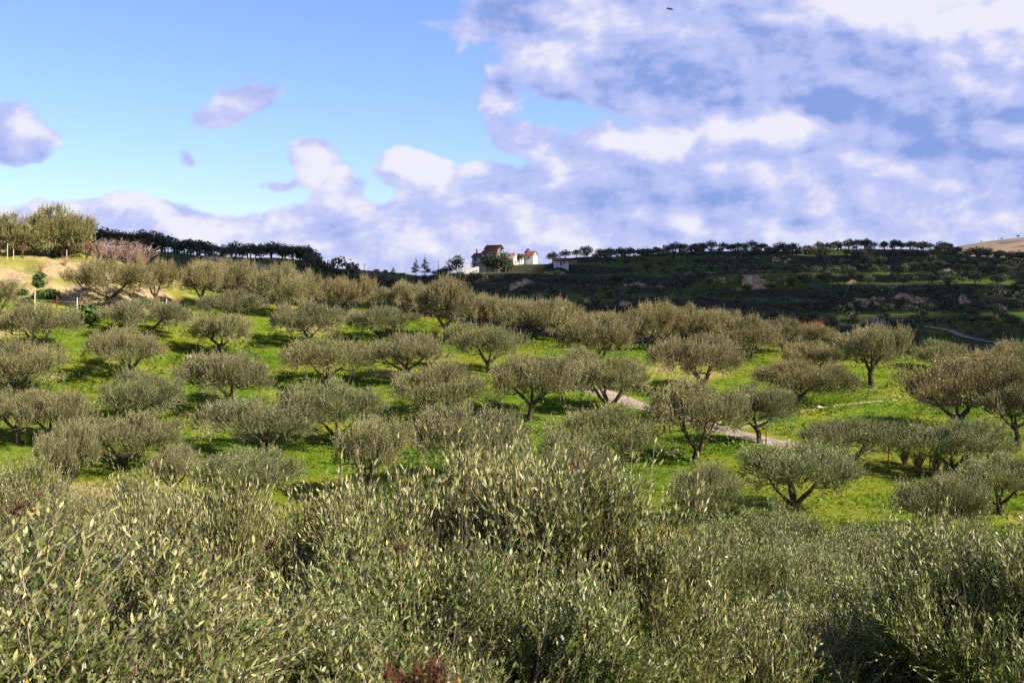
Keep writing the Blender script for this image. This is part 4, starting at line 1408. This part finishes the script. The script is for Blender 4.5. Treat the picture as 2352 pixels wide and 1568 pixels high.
for k in range(90):   # and about the far skyline row
    U = 2380 + k * 19.4
    x, y = crest(U, 560, 760)
    mass.append((x, y - frd.uniform(-8, 18), frd.uniform(.7, 1.6)))
# orchard on the far slope
n_slope = 0
cand = []
for j in range(34):
    for i in range(46):
        y = 385 + j * 9.5 + frd.uniform(-2.5, 2.5)
        x = -66 + i * 8.4 + frd.uniform(-2.8, 2.8) + (j % 2) * 4
        cand.append((y, x))
frd.shuffle(cand)
cut_x, cut_y = SCAR
for (y, x) in cand:
    u4 = 2048 + x / y * 4800
    zc = gz(x, y)
    v4 = 1150 - zc / y * 4800
    if u4 < 1750 or u4 > 4150 or v4 > 1460:
        continue
    if v4 < 1012:
        continue
    pr = 0.86 if u4 > 3250 else 0.55
    if 3480 < u4 and 1110 < v4 < 1190: pr = 0.9
    if 1780 < u4 < 2330 and v4 < 1110: pr = 0.0
    if v4 > 1350 and u4 > 3650: pr = 0.35
    if abs(x - cut_x) < 24 and abs(y - cut_y) < 14: pr = 0.75
    if frd.random() > pr or not free(x, y, 6.4):
        continue
    n_slope += 1
    if n_slope > 132 or (y > 600 and n_slope > 40):
        if n_slope < 400:
            mass.append((x, y, frd.uniform(1.0, 1.3)))
        continue
    if u4 > 3450 and v4 < 1200:
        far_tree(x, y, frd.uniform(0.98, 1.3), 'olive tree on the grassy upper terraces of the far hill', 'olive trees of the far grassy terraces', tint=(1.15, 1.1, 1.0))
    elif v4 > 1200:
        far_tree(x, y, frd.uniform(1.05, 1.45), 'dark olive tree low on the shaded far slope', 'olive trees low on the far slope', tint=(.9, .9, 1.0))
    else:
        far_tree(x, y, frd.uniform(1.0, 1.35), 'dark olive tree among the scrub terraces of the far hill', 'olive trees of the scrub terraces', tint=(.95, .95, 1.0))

MV, MF, MT, MA = [], [], [], []
srcs = []
for me in FL:
    v_ = np.zeros(len(me.vertices) * 3); me.vertices.foreach_get('co', v_)
    f_ = np.zeros(len(me.loops), dtype=np.int32); me.loops.foreach_get('vertex_index', f_)
    m_ = np.zeros(len(me.polygons), dtype=np.int32); me.polygons.foreach_get('material_index', m_)
    a_ = np.zeros(len(me.polygons)); me.attributes['lv'].data.foreach_get('value', a_)
    srcs.append((v_.reshape(-1, 3), f_.reshape(-1, 4), m_, a_))
mz = ground(np.array([q[0] for q in mass]), np.array([q[1] for q in mass]))
off = 0
for (x, y, s_), z_ in zip(mass, mz):
    v_, f_, m_, a_ = frd.choice(srcs)
    an = frd.uniform(0, 6.28); c_, n_ = math.cos(an) * s_, math.sin(an) * s_
    MV.append(np.stack([v_[:, 0] * c_ - v_[:, 1] * n_ + x, v_[:, 0] * n_ + v_[:, 1] * c_ + y, v_[:, 2] * s_ + z_ - .1], 1))
    MF.append(f_ + off); MT.append(m_); MA.append(a_); off += len(v_)
MF, MT, MA = np.concatenate(MF), np.concatenate(MT), np.concatenate(MA)
tag(link('distant_olive_grove', np_mesh('distant_olive_grove', np.concatenate(MV), [MF[MT == 0], MF[MT == 1]], [M['leaf_far'], M['bark']], [0, 1], {'lv': np.concatenate([MA[MT == 0], MA[MT == 1]])})),
    'mass of small dark olive trees merging on the far slopes', 'olive grove', kind='stuff')

# scrub: nobody could count it
rng = np.random.RandomState(51)
ns = 4600
xx = rng.uniform(-230, 300, ns); yy = rng.uniform(300, 690, ns)
u4 = 2048 + xx / yy * 4800
zz = ground(xx, yy); v4 = 1150 - zz / yy * 4800
_t = terrace(xx, yy)
dens = 0.7 * sstep(0.36, 0.60, fbm(xx, yy, 45.0, 3)) + 0.8 * sstep(0.6, 0.75, _t[3]) * _t[5]
dens = np.where((u4 > 3450) & (v4 < 1195), dens * 0.05, dens)
dens = np.where((u4 > 1700) & (u4 < 2350) & (v4 < 1105), dens * 0.06, dens)
dens = np.where((np.abs(xx - cut_x) < 23) & (np.abs(yy - cut_y) < 17), dens * 0.06, dens)
dens = np.where((u4 < 1300), np.where(yy < 395, dens + 0.3, 0), dens)
kp = (rng.uniform(0, 1, ns) < dens) & (u4 > -200) & (u4 < 4300) & (dist_line(xx, yy, dense(road_xy, 4.0)) > 4)
xx, yy, zz = xx[kp], yy[kp], zz[kp]
nb, lf = len(xx), 34
rad = rng.uniform(0.7, 1.9, nb)
d = unit(rng.normal(size=(nb, lf, 3)) + np.array([0, 0, .3]))
c = np.stack([xx, yy, zz + rad * 0.35], 1)[:, None] + d * (rad[:, None, None] * np.array([1.2, 1.2, .8])) * rng.uniform(.35, 1, (nb, lf, 1))
c = c.reshape(-1, 3); d = d.reshape(-1, 3)
nr = unit(d + rng.normal(size=d.shape) * .7); a = unit(np.cross(nr, rng.normal(size=d.shape))); b = np.cross(nr, a)
s = np.repeat(rad, lf)[:, None] * rng.uniform(.2, .42, (len(c), 1))
V = np.stack([c - a * s, c + b * s * .6, c + a * s, c - b * s * .6], 1).reshape(-1, 3)
tag(link('scrub', np_mesh('scrub', V, [np.arange(len(V)).reshape(-1, 4)[:, ::-1]], [M['leaf_far']], None, {'lv': np.repeat(rng.uniform(0, .9, nb), lf)})),
    'dark low scrub covering the terraces of the far hill', 'scrub', kind='stuff')

# trees about the houses and on the saddle
for (U, V_, y, s, sz, ms, nm, cat, lab) in [
    (1826, 1086, 592, 1.75, 1.15, FR, 'evergreen_tree', 'tree', 'round dark evergreen at the end of the white wall'),
    (1800, 1083, 610, 1.1, .9, FR, 'evergreen_tree', 'tree', 'dark evergreen left of the round one by the white wall'),
    (1950, 1073, 594, 1.25, 1.0, FR, 'evergreen_tree', 'tree', 'dark evergreen in front of the big house wall'),
    (1972, 1074, 594, 1.35, 1.05, FR, 'evergreen_tree', 'tree', 'dark evergreen before the corner of the big house'),
    (2000, 1076, 592, 1.5, 1.1, FR, 'evergreen_tree', 'tree', 'tall dark evergreen under the flat-topped pine'),
    (2022, 1074, 592, 1.25, 1.0, FR, 'evergreen_tree', 'tree', 'reddish dark tree before the pale-roofed house'),
    (2036, 1066, 597, 1.0, .9, FR, 'evergreen_tree', 'tree', 'low dark tree before the pale-roofed house gable'),
    (2078, 1050, 606, 1.0, 1.1, FR, 'evergreen_tree', 'tree', 'dark tree between the two small red-roofed houses'),
    (1872, 1074, 612, .75, .7, FR, 'evergreen_tree', 'tree', 'small dark tree left of the big house'),
    (1990, 1050, 605, .85, .35, FC, 'pine_tree', 'pine', 'flat-topped pine beside the big house gable'),
    (1664, 1100, 700, 1.2, .95, FC, 'pine_tree', 'pine', 'left one of the two layered pines on the saddle'),
    (1700, 1098, 690, 1.35, .95, FC, 'pine_tree', 'pine', 'right one of the two layered pines on the saddle'),
    (1572, 1106, 760, .9, .75, FC, 'pine_tree', 'pine', 'small feathery pine between two round trees on the saddle'),
    (1541, 1106, 760, .75, .85, FR, 'evergreen_tree', 'tree', 'round tree left of the feathery pine on the saddle'),
    (1606, 1106, 760, 1.05, .6, FR, 'evergreen_tree', 'tree', 'round tree right of the feathery pine on the saddle'),
    (1508, 1108, 760, .85, .7, FR, 'evergreen_tree', 'tree', 'round tree below the thin utility pole on the saddle'),
    (1770, 1096, 640, 1.0, .7, FR, 'evergreen_tree', 'tree', 'low dark tree below the lone pole on the slope'),
    (1740, 1100, 650, 1.0, .7, FR, 'evergreen_tree', 'tree', 'low dark tree right of the layered pines')]:
    p = pix_at(U / f4, V_ / f4, y)
    s *= 1.5 if 1940 < U < 2050 else 1.1
    far_tree(p[0], y, s, lab, 'evergreens about the houses', ms, nm, cat, (frd.uniform(.8, 1.3),) * 3, sz)
for (U, V_, s) in [(2222, 1046, .8), (2262, 1041, .9), (2290, 1036, .85)]:
    pass
bare_t = twiggy(470, 4.2, 3.6, 30, M['bare_twig'], 8, 0.05, 0.1)
for (U, y, lab) in [(1272, 432, 'leafless tree alone at the end of the shaded ridge'), (2020, 640, 'leafless tree behind the pale-roofed house')]:
    d = pix_dir(U / f4, 620); x = d[0] / d[1] * y
    o = empty('bare_tree', (x, y, gz(x, y))); link('twigs', bare_t, o); tag(o, lab, 'tree')
# agaves on the ridge flank
ag = MB()
for i in range(26):
    a = i * 2.4; t0 = 0.35 + 0.9 * (i / 26)
    d = Vector((math.cos(a) * math.cos(t0), math.sin(a) * math.cos(t0), math.sin(t0)))
    w = Vector((-math.sin(a), math.cos(a), 0))
    o = len(ag.v)
    ag.v += [tuple(w * .1), tuple(-w * .1), tuple(d * .8 - w * .13), tuple(d * 1.5), tuple(d * .8 + w * .13)]
    ag.f.append((o, o + 1, o + 2, o + 3, o + 4))
M['agave'] = mottled('agave_leaf', (0.10, 0.13, 0.11), (0.15, 0.18, 0.15), 2.0)
agm = ag.mesh('agave', M['agave'])
for i, (U, V_) in enumerate([(818, 1062), (830, 1066), (845, 1060), (858, 1058), (806, 1068), (955, 1048)]):
    x, y = hit(ground, U / f4, V_ / f4, 250, 430, 900)
    o = link('agave', agm, None, (x, y, gz(x, y)), i); o.scale = (1.5,) * 3
    tag(o, 'blue-grey agave on the flank of the shaded ridge', 'agave', 'agaves on the ridge flank')


# ------------------------------------------------------------------ houses
def gable_house(name, label, U, V_, y, rz, L, D, hw, rise, wall, tile, windows=(), doors=(), chimney=None, side_windows=(), extra=None):
    """gable house: front at y=0 looking at -y, length L in x, depth D, ridge along x"""
    p = pix_at(U / f4, V_ / f4, y)
    o = empty(name, (p[0], p[1], p[2]), rz)
    tag(o, label, 'house')
    MB().prism([(0, -2.5), (D, -2.5), (D, hw), (D / 2, hw + rise), (0, hw)], 'x', 0, L).build('wall', M[wall], o)
    ov = 0.45
    k = rise / (D / 2)
    rf = MB()
    rf.slab([(-ov, -ov, hw - ov * k + .16), (L + ov, -ov, hw - ov * k + .16), (L + ov, D / 2, hw + rise + .16), (-ov, D / 2, hw + rise + .16)], .14)
    rf.slab([(-ov, D / 2, hw + rise + .16), (L + ov, D / 2, hw + rise + .16), (L + ov, D + ov, hw - ov * k + .16), (-ov, D + ov, hw - ov * k + .16)], .14)
    r = rf.build('roof', M[tile], o)
    if chimney:
        cx, cy, ch = chimney
        MB().box(cx - .3, cx + .3, cy - .3, cy + .3, hw, hw + rise + ch).build('chimney', M['whitewash'], r)
        MB().box(cx - .4, cx + .4, cy - .4, cy + .4, hw + rise + ch, hw + rise + ch + .15).build('chimney_cap', M['concrete'], r)
    for (wx, wz, ww, wh) in windows:
        f = MB().box(wx - ww / 2 - .1, wx + ww / 2 + .1, -.05, .05, wz - .1, wz + wh + .1).build('window', M['shutter'], o)
        MB().box(wx - ww / 2, wx + ww / 2, -.07, .0, wz, wz + wh).build('pane', M['glass'], f)
    for (wy, wz, ww, wh) in side_windows:
        f = MB().box(L - .05, L + .05, wy - ww / 2 - .1, wy + ww / 2 + .1, wz - .1, wz + wh + .1).build('window', M['frame'], o)
        MB().box(L, L + .07, wy - ww / 2, wy + ww / 2, wz, wz + wh).build('pane', M['glass'], f)
    for (wx, ww, wh) in doors:
        f = MB().box(wx - ww / 2, wx + ww / 2, -.06, .04, 0, wh).build('door', M['shutter'], o)
        MB().box(wx + ww / 2 - .2, wx + ww / 2 - .12, -.11, -.06, wh * .45, wh * .5).build('handle', M['zinc'], f)
    if extra:
        extra(o)
    return o


# the big house
p = pix_at(1888 / f4, 1072 / f4, 600)
H0 = empty('villa', (p[0], p[1], p[2]), R_(-24))
tag(H0, 'three-storey cream villa with stepped red roofs on the far hill', 'house')
MB().box(0, 5.6, 0, 8, -3, 5.6).build('wall', M['plaster'], H0)
MB().box(5.6, 13.4, -.6, 7.4, -3, 7.4).build('wall', M['plaster'], H0)
MB().prism([(1.2, 7.4), (7.4, 7.4), (7.4, 9.6), (4.4, 11.2), (1.2, 9.4)], 'x', 6.2, 13.4).build('wall', M['plaster'], H0)
r1 = MB().slab([(-.5, -.6, 5.5), (5.7, -.6, 5.5), (5.7, 4, 7.6), (-.5, 4, 7.6)], .2).slab([(-.5, 4, 7.6), (5.7, 4, 7.6), (5.7, 8.5, 5.5), (-.5, 8.5, 5.5)], .2).build('roof', M['tile'], H0)
MB().box(.6, 1.2, 3.2, 3.8, 6.2, 9.3).build('chimney', M['whitewash'], r1)
MB().box(.5, 1.3, 3.1, 3.9, 9.3, 9.5).build('chimney_cap', M['concrete'], r1)
MB().slab([(5.4, -1.3, 7.3), (13.6, -1.3, 7.3), (13.6, 1.3, 8.7), (5.4, 1.3, 8.7)], .2).build('roof', M['tile'], H0)
MB().slab([(5.9, .6, 9.3), (14.1, .6, 9.3), (14.1, 4.4, 11.5), (5.9, 4.4, 11.5)], .2).slab([(5.9, 4.4, 11.5), (14.1, 4.4, 11.5), (14.1, 8.0, 9.6), (5.9, 8.0, 9.6)], .2).build('roof', M['tile'], H0)
for (x0, x1, yy_, z0, z1) in [(.9, 2.8, 0, 3.1, 5.2), (4.4, 5.2, 0, 3.3, 5.0), (1.2, 2.6, 0, .3, 2.3), (7.0, 9.2, -.6, 4.4, 6.4), (10.2, 12.2, -.6, 4.4, 6.4), (7.4, 9.4, 1.2, 8.75, 9.25), (10.4, 12.4, 1.2, 8.75, 9.25)]:
    f = MB().box(x0 - .12, x1 + .12, yy_ - .06, yy_ + .05, z0 - .12, z1 + .12).build('window', M['frame'], H0)
    MB().box(x0, x1, yy_ - .09, yy_, z0, z1).build('pane', M['glass'], f)
for (ya, yb, z0, z1) in [(4.6, 6.6, 8.4, 10.0), (1.5, 3.0, 4.5, 6.2)]:
    f = MB().box(13.35, 13.46, ya - .12, yb + .12, z0 - .12, z1 + .12).build('window', M['frame'], H0)
    MB().box(13.4, 13.49, ya, yb, z0, z1).build('pane', M['glass'], f)
b = MB().box(-.2, 5.5, -1.5, -.02, 2.75, 2.95).build('balcony', M['plaster'], H0)
rl = MB()
for i in range(12):
    rl.box(-.15 + i * .5, -.11 + i * .5, -1.46, -1.42, 2.96, 3.85)
rl.box(-.2, 5.5, -1.48, -1.40, 3.86, 3.94)
rl.build('railing', M['zinc'], b)
for cx_ in (.1, 2.8, 5.3):
    MB().box(cx_ - .14, cx_ + .14, -1.4, -1.12, -2, 2.74).build('column', M['plaster'], H0)
MB().box(13.42, 15.0, 4.0, 7.4, 7.2, 7.4).build('terrace', M['plaster'], H0)
# the other houses
gable_house('house', 'low house with pale terracotta roof and white gable beside the villa', 2003, 1062, 606, R_(-30), 7.2, 7.5, 3.6, 2.4, 'whitewash', 'tile_pale', [(2.0, 1.2, 1.2, 1.2)], [(4.5, 1.0, 2.1)], (6.3, 3.0, .6), [(2.2, 1.0, 1.0, 1.3)])
gable_house('house', 'small red-roofed house half hidden by a dark tree', 2056, 1048, 612, R_(-10), 4.2, 5.0, 2.5, 1.3, 'whitewash', 'tile', [(2.8, .9, 1.0, 1.1)], [(1.2, .9, 2.0)])


def heater(o):
    h = empty('solar_heater', (1.2, 2.2, 4.9)); h.parent = o
    MB().slab([(-.9, -.9, 0), (.9, -.9, 0), (.9, .6, 1.2), (-.9, .6, 1.2)], .1).build('collector', M['glass'], h)
    MB().tube([(-1.0, .9, 1.35), (1.0, .9, 1.35)], [.28, .28], 8).build('tank', M['zinc'], h)


gable_house('house', 'small white house with red roof, one window and a sunlit gable', 2096, 1042, 618, R_(-22), 5.0, 6.0, 2.9, 1.9, 'whitewash', 'tile', [(2.4, 1.0, .9, .9)], [], None, [(2.8, 1.0, .8, 1.3)], heater)
gable_house('cottage', 'white cottage with red roof, brown door and square chimney alone on the slope', 2216, 1062, 590, R_(4), 7.2, 5.0, 2.4, 1.3, 'whitewash', 'tile', [(5.0, .9, 1.0, 1.1)], [(3.4, .9, 2.0)], (3.0, 1.4, .9))
pz = pix_at(2285 / f4, 1058 / f4, 592)
sh_ = empty('lean_to', (pz[0], pz[1], pz[2])); tag(sh_, 'low open shed leaning beside the white cottage', 'shed')
for q in ((0, 0), (2.6, 0), (0, 2), (2.6, 2)):
    MB().box(q[0] - .06, q[0] + .06, q[1] - .06, q[1] + .06, -1, 1.7).build('post', M['wood'], sh_)
MB().slab([(-.3, -.3, 1.8), (2.9, -.3, 1.7), (2.9, 2.3, 1.9), (-.3, 2.3, 2.0)], .08).build('roof', M['concrete'], sh_)
# white garden wall
w0 = pix_at(1822 / f4, 1092 / f4, 585); w1 = pix_at(1902 / f4, 1083 / f4, 585); w2 = pix_at(1916 / f4, 1082 / f4, 588)
gw = empty('garden_wall', (w0[0], w0[1], w0[2])); tag(gw, 'long white garden wall below the villa', 'wall')
vx = w1 - w0
MB().add([], []) if False else None
mb = MB()
mb.add([(0, 0, -2), (vx[0], 0, vx[2] - 2), (vx[0], .35, vx[2] - 2), (0, .35, -2), (0, 0, 1.5), (vx[0], 0, vx[2] + 1.75), (vx[0], .35, vx[2] + 1.75), (0, .35, 1.5)],
       [(3, 2, 1, 0), (4, 5, 6, 7), (0, 1, 5, 4), (1, 2, 6, 5), (2, 3, 7, 6), (3, 0, 4, 7)])
mb.build('wall', M['whitewash'], gw)
vx2 = w2 - w0
MB().box(vx[0] + .02, vx2[0], 0.1, 3.0, vx[2] - 2, vx[2] + 2.0).build('corner_pier', M['whitewash'], gw)
# ruined hut in the valley
hx, hy = hit(ground, 3500 / f4, 1322 / f4, 330, 520, 1500)
ru = empty('ruined_hut', (hx, hy, gz(hx, hy)), R_(-12)); tag(ru, 'half-ruined concrete hut with a dark opening in the valley', 'hut')
MB().box(0, 3.6, 0, 3, -1, 2.9).build('wall', M['concrete'], ru)
MB().box(3.62, 5.2, .4, 3, -1, 2.6).build('wall', M['concrete'], ru)
MB().box(1.1, 2.6, -.05, .06, .9, 2.3).build('opening', M['glass'], ru)  # dark panel on the closed wall, standing in for the opening's shade
MB().slab([(-2.6, -3, .3), (2.4, -3, .3), (2.4, -.05, 1.3), (-2.6, -.05, 1.3)], .1).build('lean_to_roof', M['concrete'], ru)
MB().slab([(-.3, -.5, 3.05), (5.5, -.5, 3.05), (5.5, 3.3, 3.15), (-.3, 3.3, 3.15)], .14).build('roof', M['concrete'], ru)
MB().box(-.6, 1.2, 1.0, 2.8, 3.2, 4.6).build('upper_room', M['concrete'], ru)
MB().box(.0, .6, .94, 1.02, 3.5, 4.3).build('window', M['glass'], ru)
bx_, by_ = hit(ground, 3474 / f4, 1318 / f4, 330, 520, 1500)
o = MB().tube([(0, 0, 0), (0, 0, .3), (0, 0, .9), (0, 0, 1.2)], [.42, .46, .46, .42], 12).build('barrel', M['blue'])
o.location = (bx_, by_ - 1, gz(bx_, by_ - 1) + 1.4); tag(o, 'blue plastic barrel beside the ruined hut', 'barrel')
# red nets
for (a, b_, lab) in [((3205, 1294), (3226, 1301), 'short strip of red netting on the far slope'), ((3262, 1301), (3302, 1294), 'long strip of red netting on the far slope')]:
    q0 = np.array([*hit(ground, a[0] / f4, a[1] / f4, 330, 520, 1500)]); q1 = np.array([*hit(ground, b_[0] / f4, b_[1] / f4, 330, 520, 1500)])
    ln = dense(np.array([q0, q1]), .6)
    nn = len(ln); zz_ = ground(ln[:, 0], ln[:, 1])
    vs, fs = [], []
    for i in range(nn):
        wv_ = .12 * math.sin(i * 1.3)
        vs += [(ln[i, 0], ln[i, 1] + wv_, zz_[i] + .3), (ln[i, 0], ln[i, 1] + wv_ + .1, zz_[i] + 1.5 + .12 * math.sin(i * 2.1)), (ln[i, 0], ln[i, 1] + wv_ + .16, zz_[i] + 1.5 + .12 * math.sin(i * 2.1)), (ln[i, 0], ln[i, 1] + wv_ + .08, zz_[i] + .3)]
    for i in range(nn - 1):
        for k in range(4):
            fs.append((i * 4 + k, i * 4 + 4 + k, i * 4 + 4 + (k + 1) % 4, i * 4 + (k + 1) % 4))
    m_ = MB(); m_.add(vs, fs)
    tag(m_.build('red_net', M['red_net']), lab, 'net')


# ------------------------------------------------------------------ utility poles and wires
def utility_pole(U, V0, V1, y, arms, lab, rz=0.3):
    p = pix_at(U / f4, V0 / f4, y); ptop = pix_at(U / f4, V1 / f4, y)
    h = ptop[2] - p[2]
    o = empty('utility_pole', tuple(p), rz); tag(o, lab, 'pole', 'utility poles on the saddle')
    MB().tube([(0, 0, -6), (0, 0, h * .5), (0, 0, h)], [.2, .18, .13], 8).build('pole', M['wood'], o)
    for k in range(arms):
        zz_ = h - .25 - k * .9
        a_ = MB().box(-1.15, 1.15, -.09, .09, zz_ - .1, zz_ + .1).build('crossarm', M['wood'], o)
        for xx_ in (-1.0, -.45, .45, 1.0):
            MB().tube([(xx_, 0, zz_ + .1), (xx_, 0, zz_ + .32)], [.07, .09], 6).build('insulator', M['zinc'], a_)
    return ptop


t1 = utility_pole(1419, 1090, 1071, 900, 1, 'utility pole with a single crossarm, first from the left')
t2 = utility_pole(1457, 1100, 1056, 700, 1, 'tallest and darkest utility pole on the saddle')
t3 = utility_pole(1476, 1102, 1083, 950, 2, 'small double-armed utility pole just right of the tallest')
t4 = utility_pole(1521, 1104, 1081, 930, 2, 'utility pole with crossarms left of the feathery pine')
t5 = utility_pole(1624, 1100, 1073, 880, 2, 'wide-armed utility pole left of the layered pines')
t6 = utility_pole(1753, 1080, 1043, 640, 0, 'lone bare utility pole between the pines and the villa')
for (a, b_, lab) in [(t6, pix_at(1880 / f4, 1050 / f4, 606), 'overhead wire from the lone pole to the villa'), (t6, t5, 'overhead wire from the lone pole towards the saddle'), (t1, t2, 'overhead wire between the two poles on the far left')]:
    a, b_ = Vector(a), Vector(b_)
    pts = [a.lerp(b_, k / 10) - Vector((0, 0, 1.2 * math.sin(k / 10 * math.pi))) for k in range(11)]
    tag(MB().tube(pts, [.03] * 11, 4).build('overhead_wire', M['rust']), lab, 'wire')
# lattice mast and bushes on the distant hill
dp = pix_dir(3982 / f4, 978 / f4)
yy_ = np.linspace(1500, 2400, 400); zz_ = z_dist(dp[0] / dp[1] * yy_, yy_)
iy = int(np.argmax(zz_ / yy_)); mx_, my_ = dp[0] / dp[1] * yy_[iy], yy_[iy]
mo = empty('lattice_mast', (mx_, my_, float(zz_[iy]))); tag(mo, 'slim pale lattice mast on the distant bare hill', 'mast')
for sx in (-.6, .6):
    for sy in (-.6, .6):
        MB().tube([(sx * 1.6, sy * 1.6, -1), (sx, sy, 7)], [.16, .12], 4).build('leg', M['zinc'], mo)
for k in range(4):
    MB().box(-1.1, 1.1, -.08, .08, 1.4 + k * 1.6, 1.6 + k * 1.6).build('brace', M['zinc'], mo)
for (U, s, lab) in [(4073, 1.3, 'round lone bush on the distant hill crest'), (3926, .8, 'small bush at the left of the distant crest'), (4006, .9, 'low bush right of the lattice mast')]:
    dp = pix_dir(U / f4, 975 / f4); zz_ = z_dist(dp[0] / dp[1] * yy_, yy_); iy = int(np.argmax(zz_ / yy_))
    far_tree(dp[0] / dp[1] * yy_[iy], yy_[iy], s, lab, None, FR, 'bush', 'bush', None, .8, float(zz_[iy]))

# ------------------------------------------------------------------ bird
bp = pix_at(1537, 20.5, 95)
bd = MB()
bd.tube([(-.24, 0, 0), (-.17, 0, .02), (0, 0, 0), (.16, 0, -.01), (.32, 0, .02)], [.012, .05, .07, .04, .015], 8)
for sgn in (-1, 1):
    o = len(bd.v)
    bd.v += [(-.1, 0, .03), (.08, 0, .03), (.14, sgn * .3, .07 * sgn), (.22, sgn * .52, .1 * sgn), (.06, sgn * .5, .11 * sgn), (-.02, sgn * .28, .09 * sgn),
             (-.1, 0, .05), (.08, 0, .05), (.14, sgn * .3, .085 * sgn), (.22, sgn * .52, .105 * sgn), (.06, sgn * .5, .12 * sgn), (-.02, sgn * .28, .11 * sgn)]
    bd.f += [tuple(o + i for i in range(6)), tuple(o + 6 + i for i in range(6))[::-1]] + [(o + i, o + 6 + i, o + 6 + (i + 1) % 6, o + (i + 1) % 6) for i in range(6)]
o = bd.build('bird', M['bird'], None, True); o.location = tuple(bp); o.rotation_euler = (R_(10), R_(-6), R_(20)); o.scale = (1.0,) * 3
tag(o, 'small dark bird flying under the clouds', 'bird')

# ------------------------------------------------------------------ near dead sprigs
ds = []
for k in range(2):
    r2 = np.random.RandomState(500 + k); nn = 12
    bs = np.zeros((nn, 3)) + r2.normal(size=(nn, 3)) * .02
    dr = unit(r2.normal(size=(nn, 3)) * .5 + np.array([.5 - k, 0, .9]))
    V, F, at = shoots_mesh(r2, bs, dr, r2.uniform(.1, .22, nn), 4, .06, .006, True, .0025, None)
    ds.append(np_mesh('sprig', V, F, [M['dead_leaf'], M['twig']], [0, 1], {'lv': at}))
for i, (u, v, y, lab) in enumerate([(30, 1185, 6.2, 'reddish dead sprig at the left frame edge'), (612, 1265, 9.6, 'brown dead sprig in the close crown left of centre'), (935, 1270, 9.0, 'dark red dead sprig hanging in the bottom centre crown'),
                                    (1328, 1085, 10.6, 'red dead sprig among the tallest shoots')]):
    p = pix_at(u, v, y)
    o = link('dead_sprig', ds[i % 2], None, tuple(p), i * 1.7); o.scale = (.7, .7, .7); tag(o, lab, 'sprig', 'dead sprigs in the near crowns')
# blurred dry flower head close to the lens
fl = twiggy(520, .62, .5, 40, M['dead_leaf'], 12, .012, .1)
p = pix_at(985, 1570, 1.5)
o = link('dry_weed', fl, None, (p[0], 1.5, p[2] - .13), 0); o.scale = (.26, .26, .26); tag(o, 'blurred reddish dry weed close to the lens at the bottom centre', 'weed')

# ------------------------------------------------------------------ the cloud that shades the far slopes (unseen, added and shaped for this shadow, high to the right of the view)
ALT = 620.0
t_s = ALT / SUN.z
CL = []
crd = random.Random(8)
import itertools
for gx, gy in itertools.product(range(-8, 13), range(0, 14)):
    fx, fy_ = -330 + (gx + 8) * 42.0, 205 + gy * 48.0
    if math.hypot(fx + 4, fy_ - 628) < 52: continue  # gap shaped so that sun reaches the villa
    if fy_ > 800: continue
    if fy_ > 660 and fx > 330: continue
    CL.append((fx + crd.uniform(-8, 8), fy_ + crd.uniform(-6, 6), crd.uniform(36, 44)))
bm = bmesh.new()
bmesh.ops.create_icosphere(bm, subdivisions=2, radius=1.0)
iv = np.array([v.co[:] for v in bm.verts]); jf = np.array([[v.index for v in f.verts] for f in bm.faces]); bm.free()
m, t = new_mat('thin_cloud')
d = t.n('ShaderNodeBsdfDiffuse'); d.inputs['Color'].default_value = (.85, .85, .85, 1)
tr = t.n('ShaderNodeBsdfTransparent')
mx = t.n('ShaderNodeMixShader'); mx.inputs[0].default_value = 0.12
t.t.links.new(tr.outputs[0], mx.inputs[1]); t.t.links.new(d.outputs[0], mx.inputs[2])
finish(t, mx.outputs[0])
M['thin_cloud'] = m
VEIL = [(fx, fy_, r) for fx, fy_, r in CL if fx > 105 and 425 < fy_ < 690]  # see-through part of the added cloud, giving the right terraces partial sun
CL = [c for c in CL if c not in VEIL]
for nm, lst in (('cloud', CL), ('thin_cloud', VEIL)):
    V, F = [], []
    for (fx, fy_, r) in lst:
        c = np.array([fx, fy_, -5.0]) + np.array(SUN) * t_s
        lum_ = 1 + 0.12 * np.sin(iv[:, 0:1] * 5 + fx) * np.sin(iv[:, 1:2] * 4 + fy_)
        V.append(c + iv * lum_ * np.array([r, r, 26.0])); F.append(jf + len(iv) * (len(V) - 1))
    tag(link(nm, np_mesh(nm, np.concatenate(V), [np.concatenate(F)], [M[nm]], None, None, True)), kind='structure')
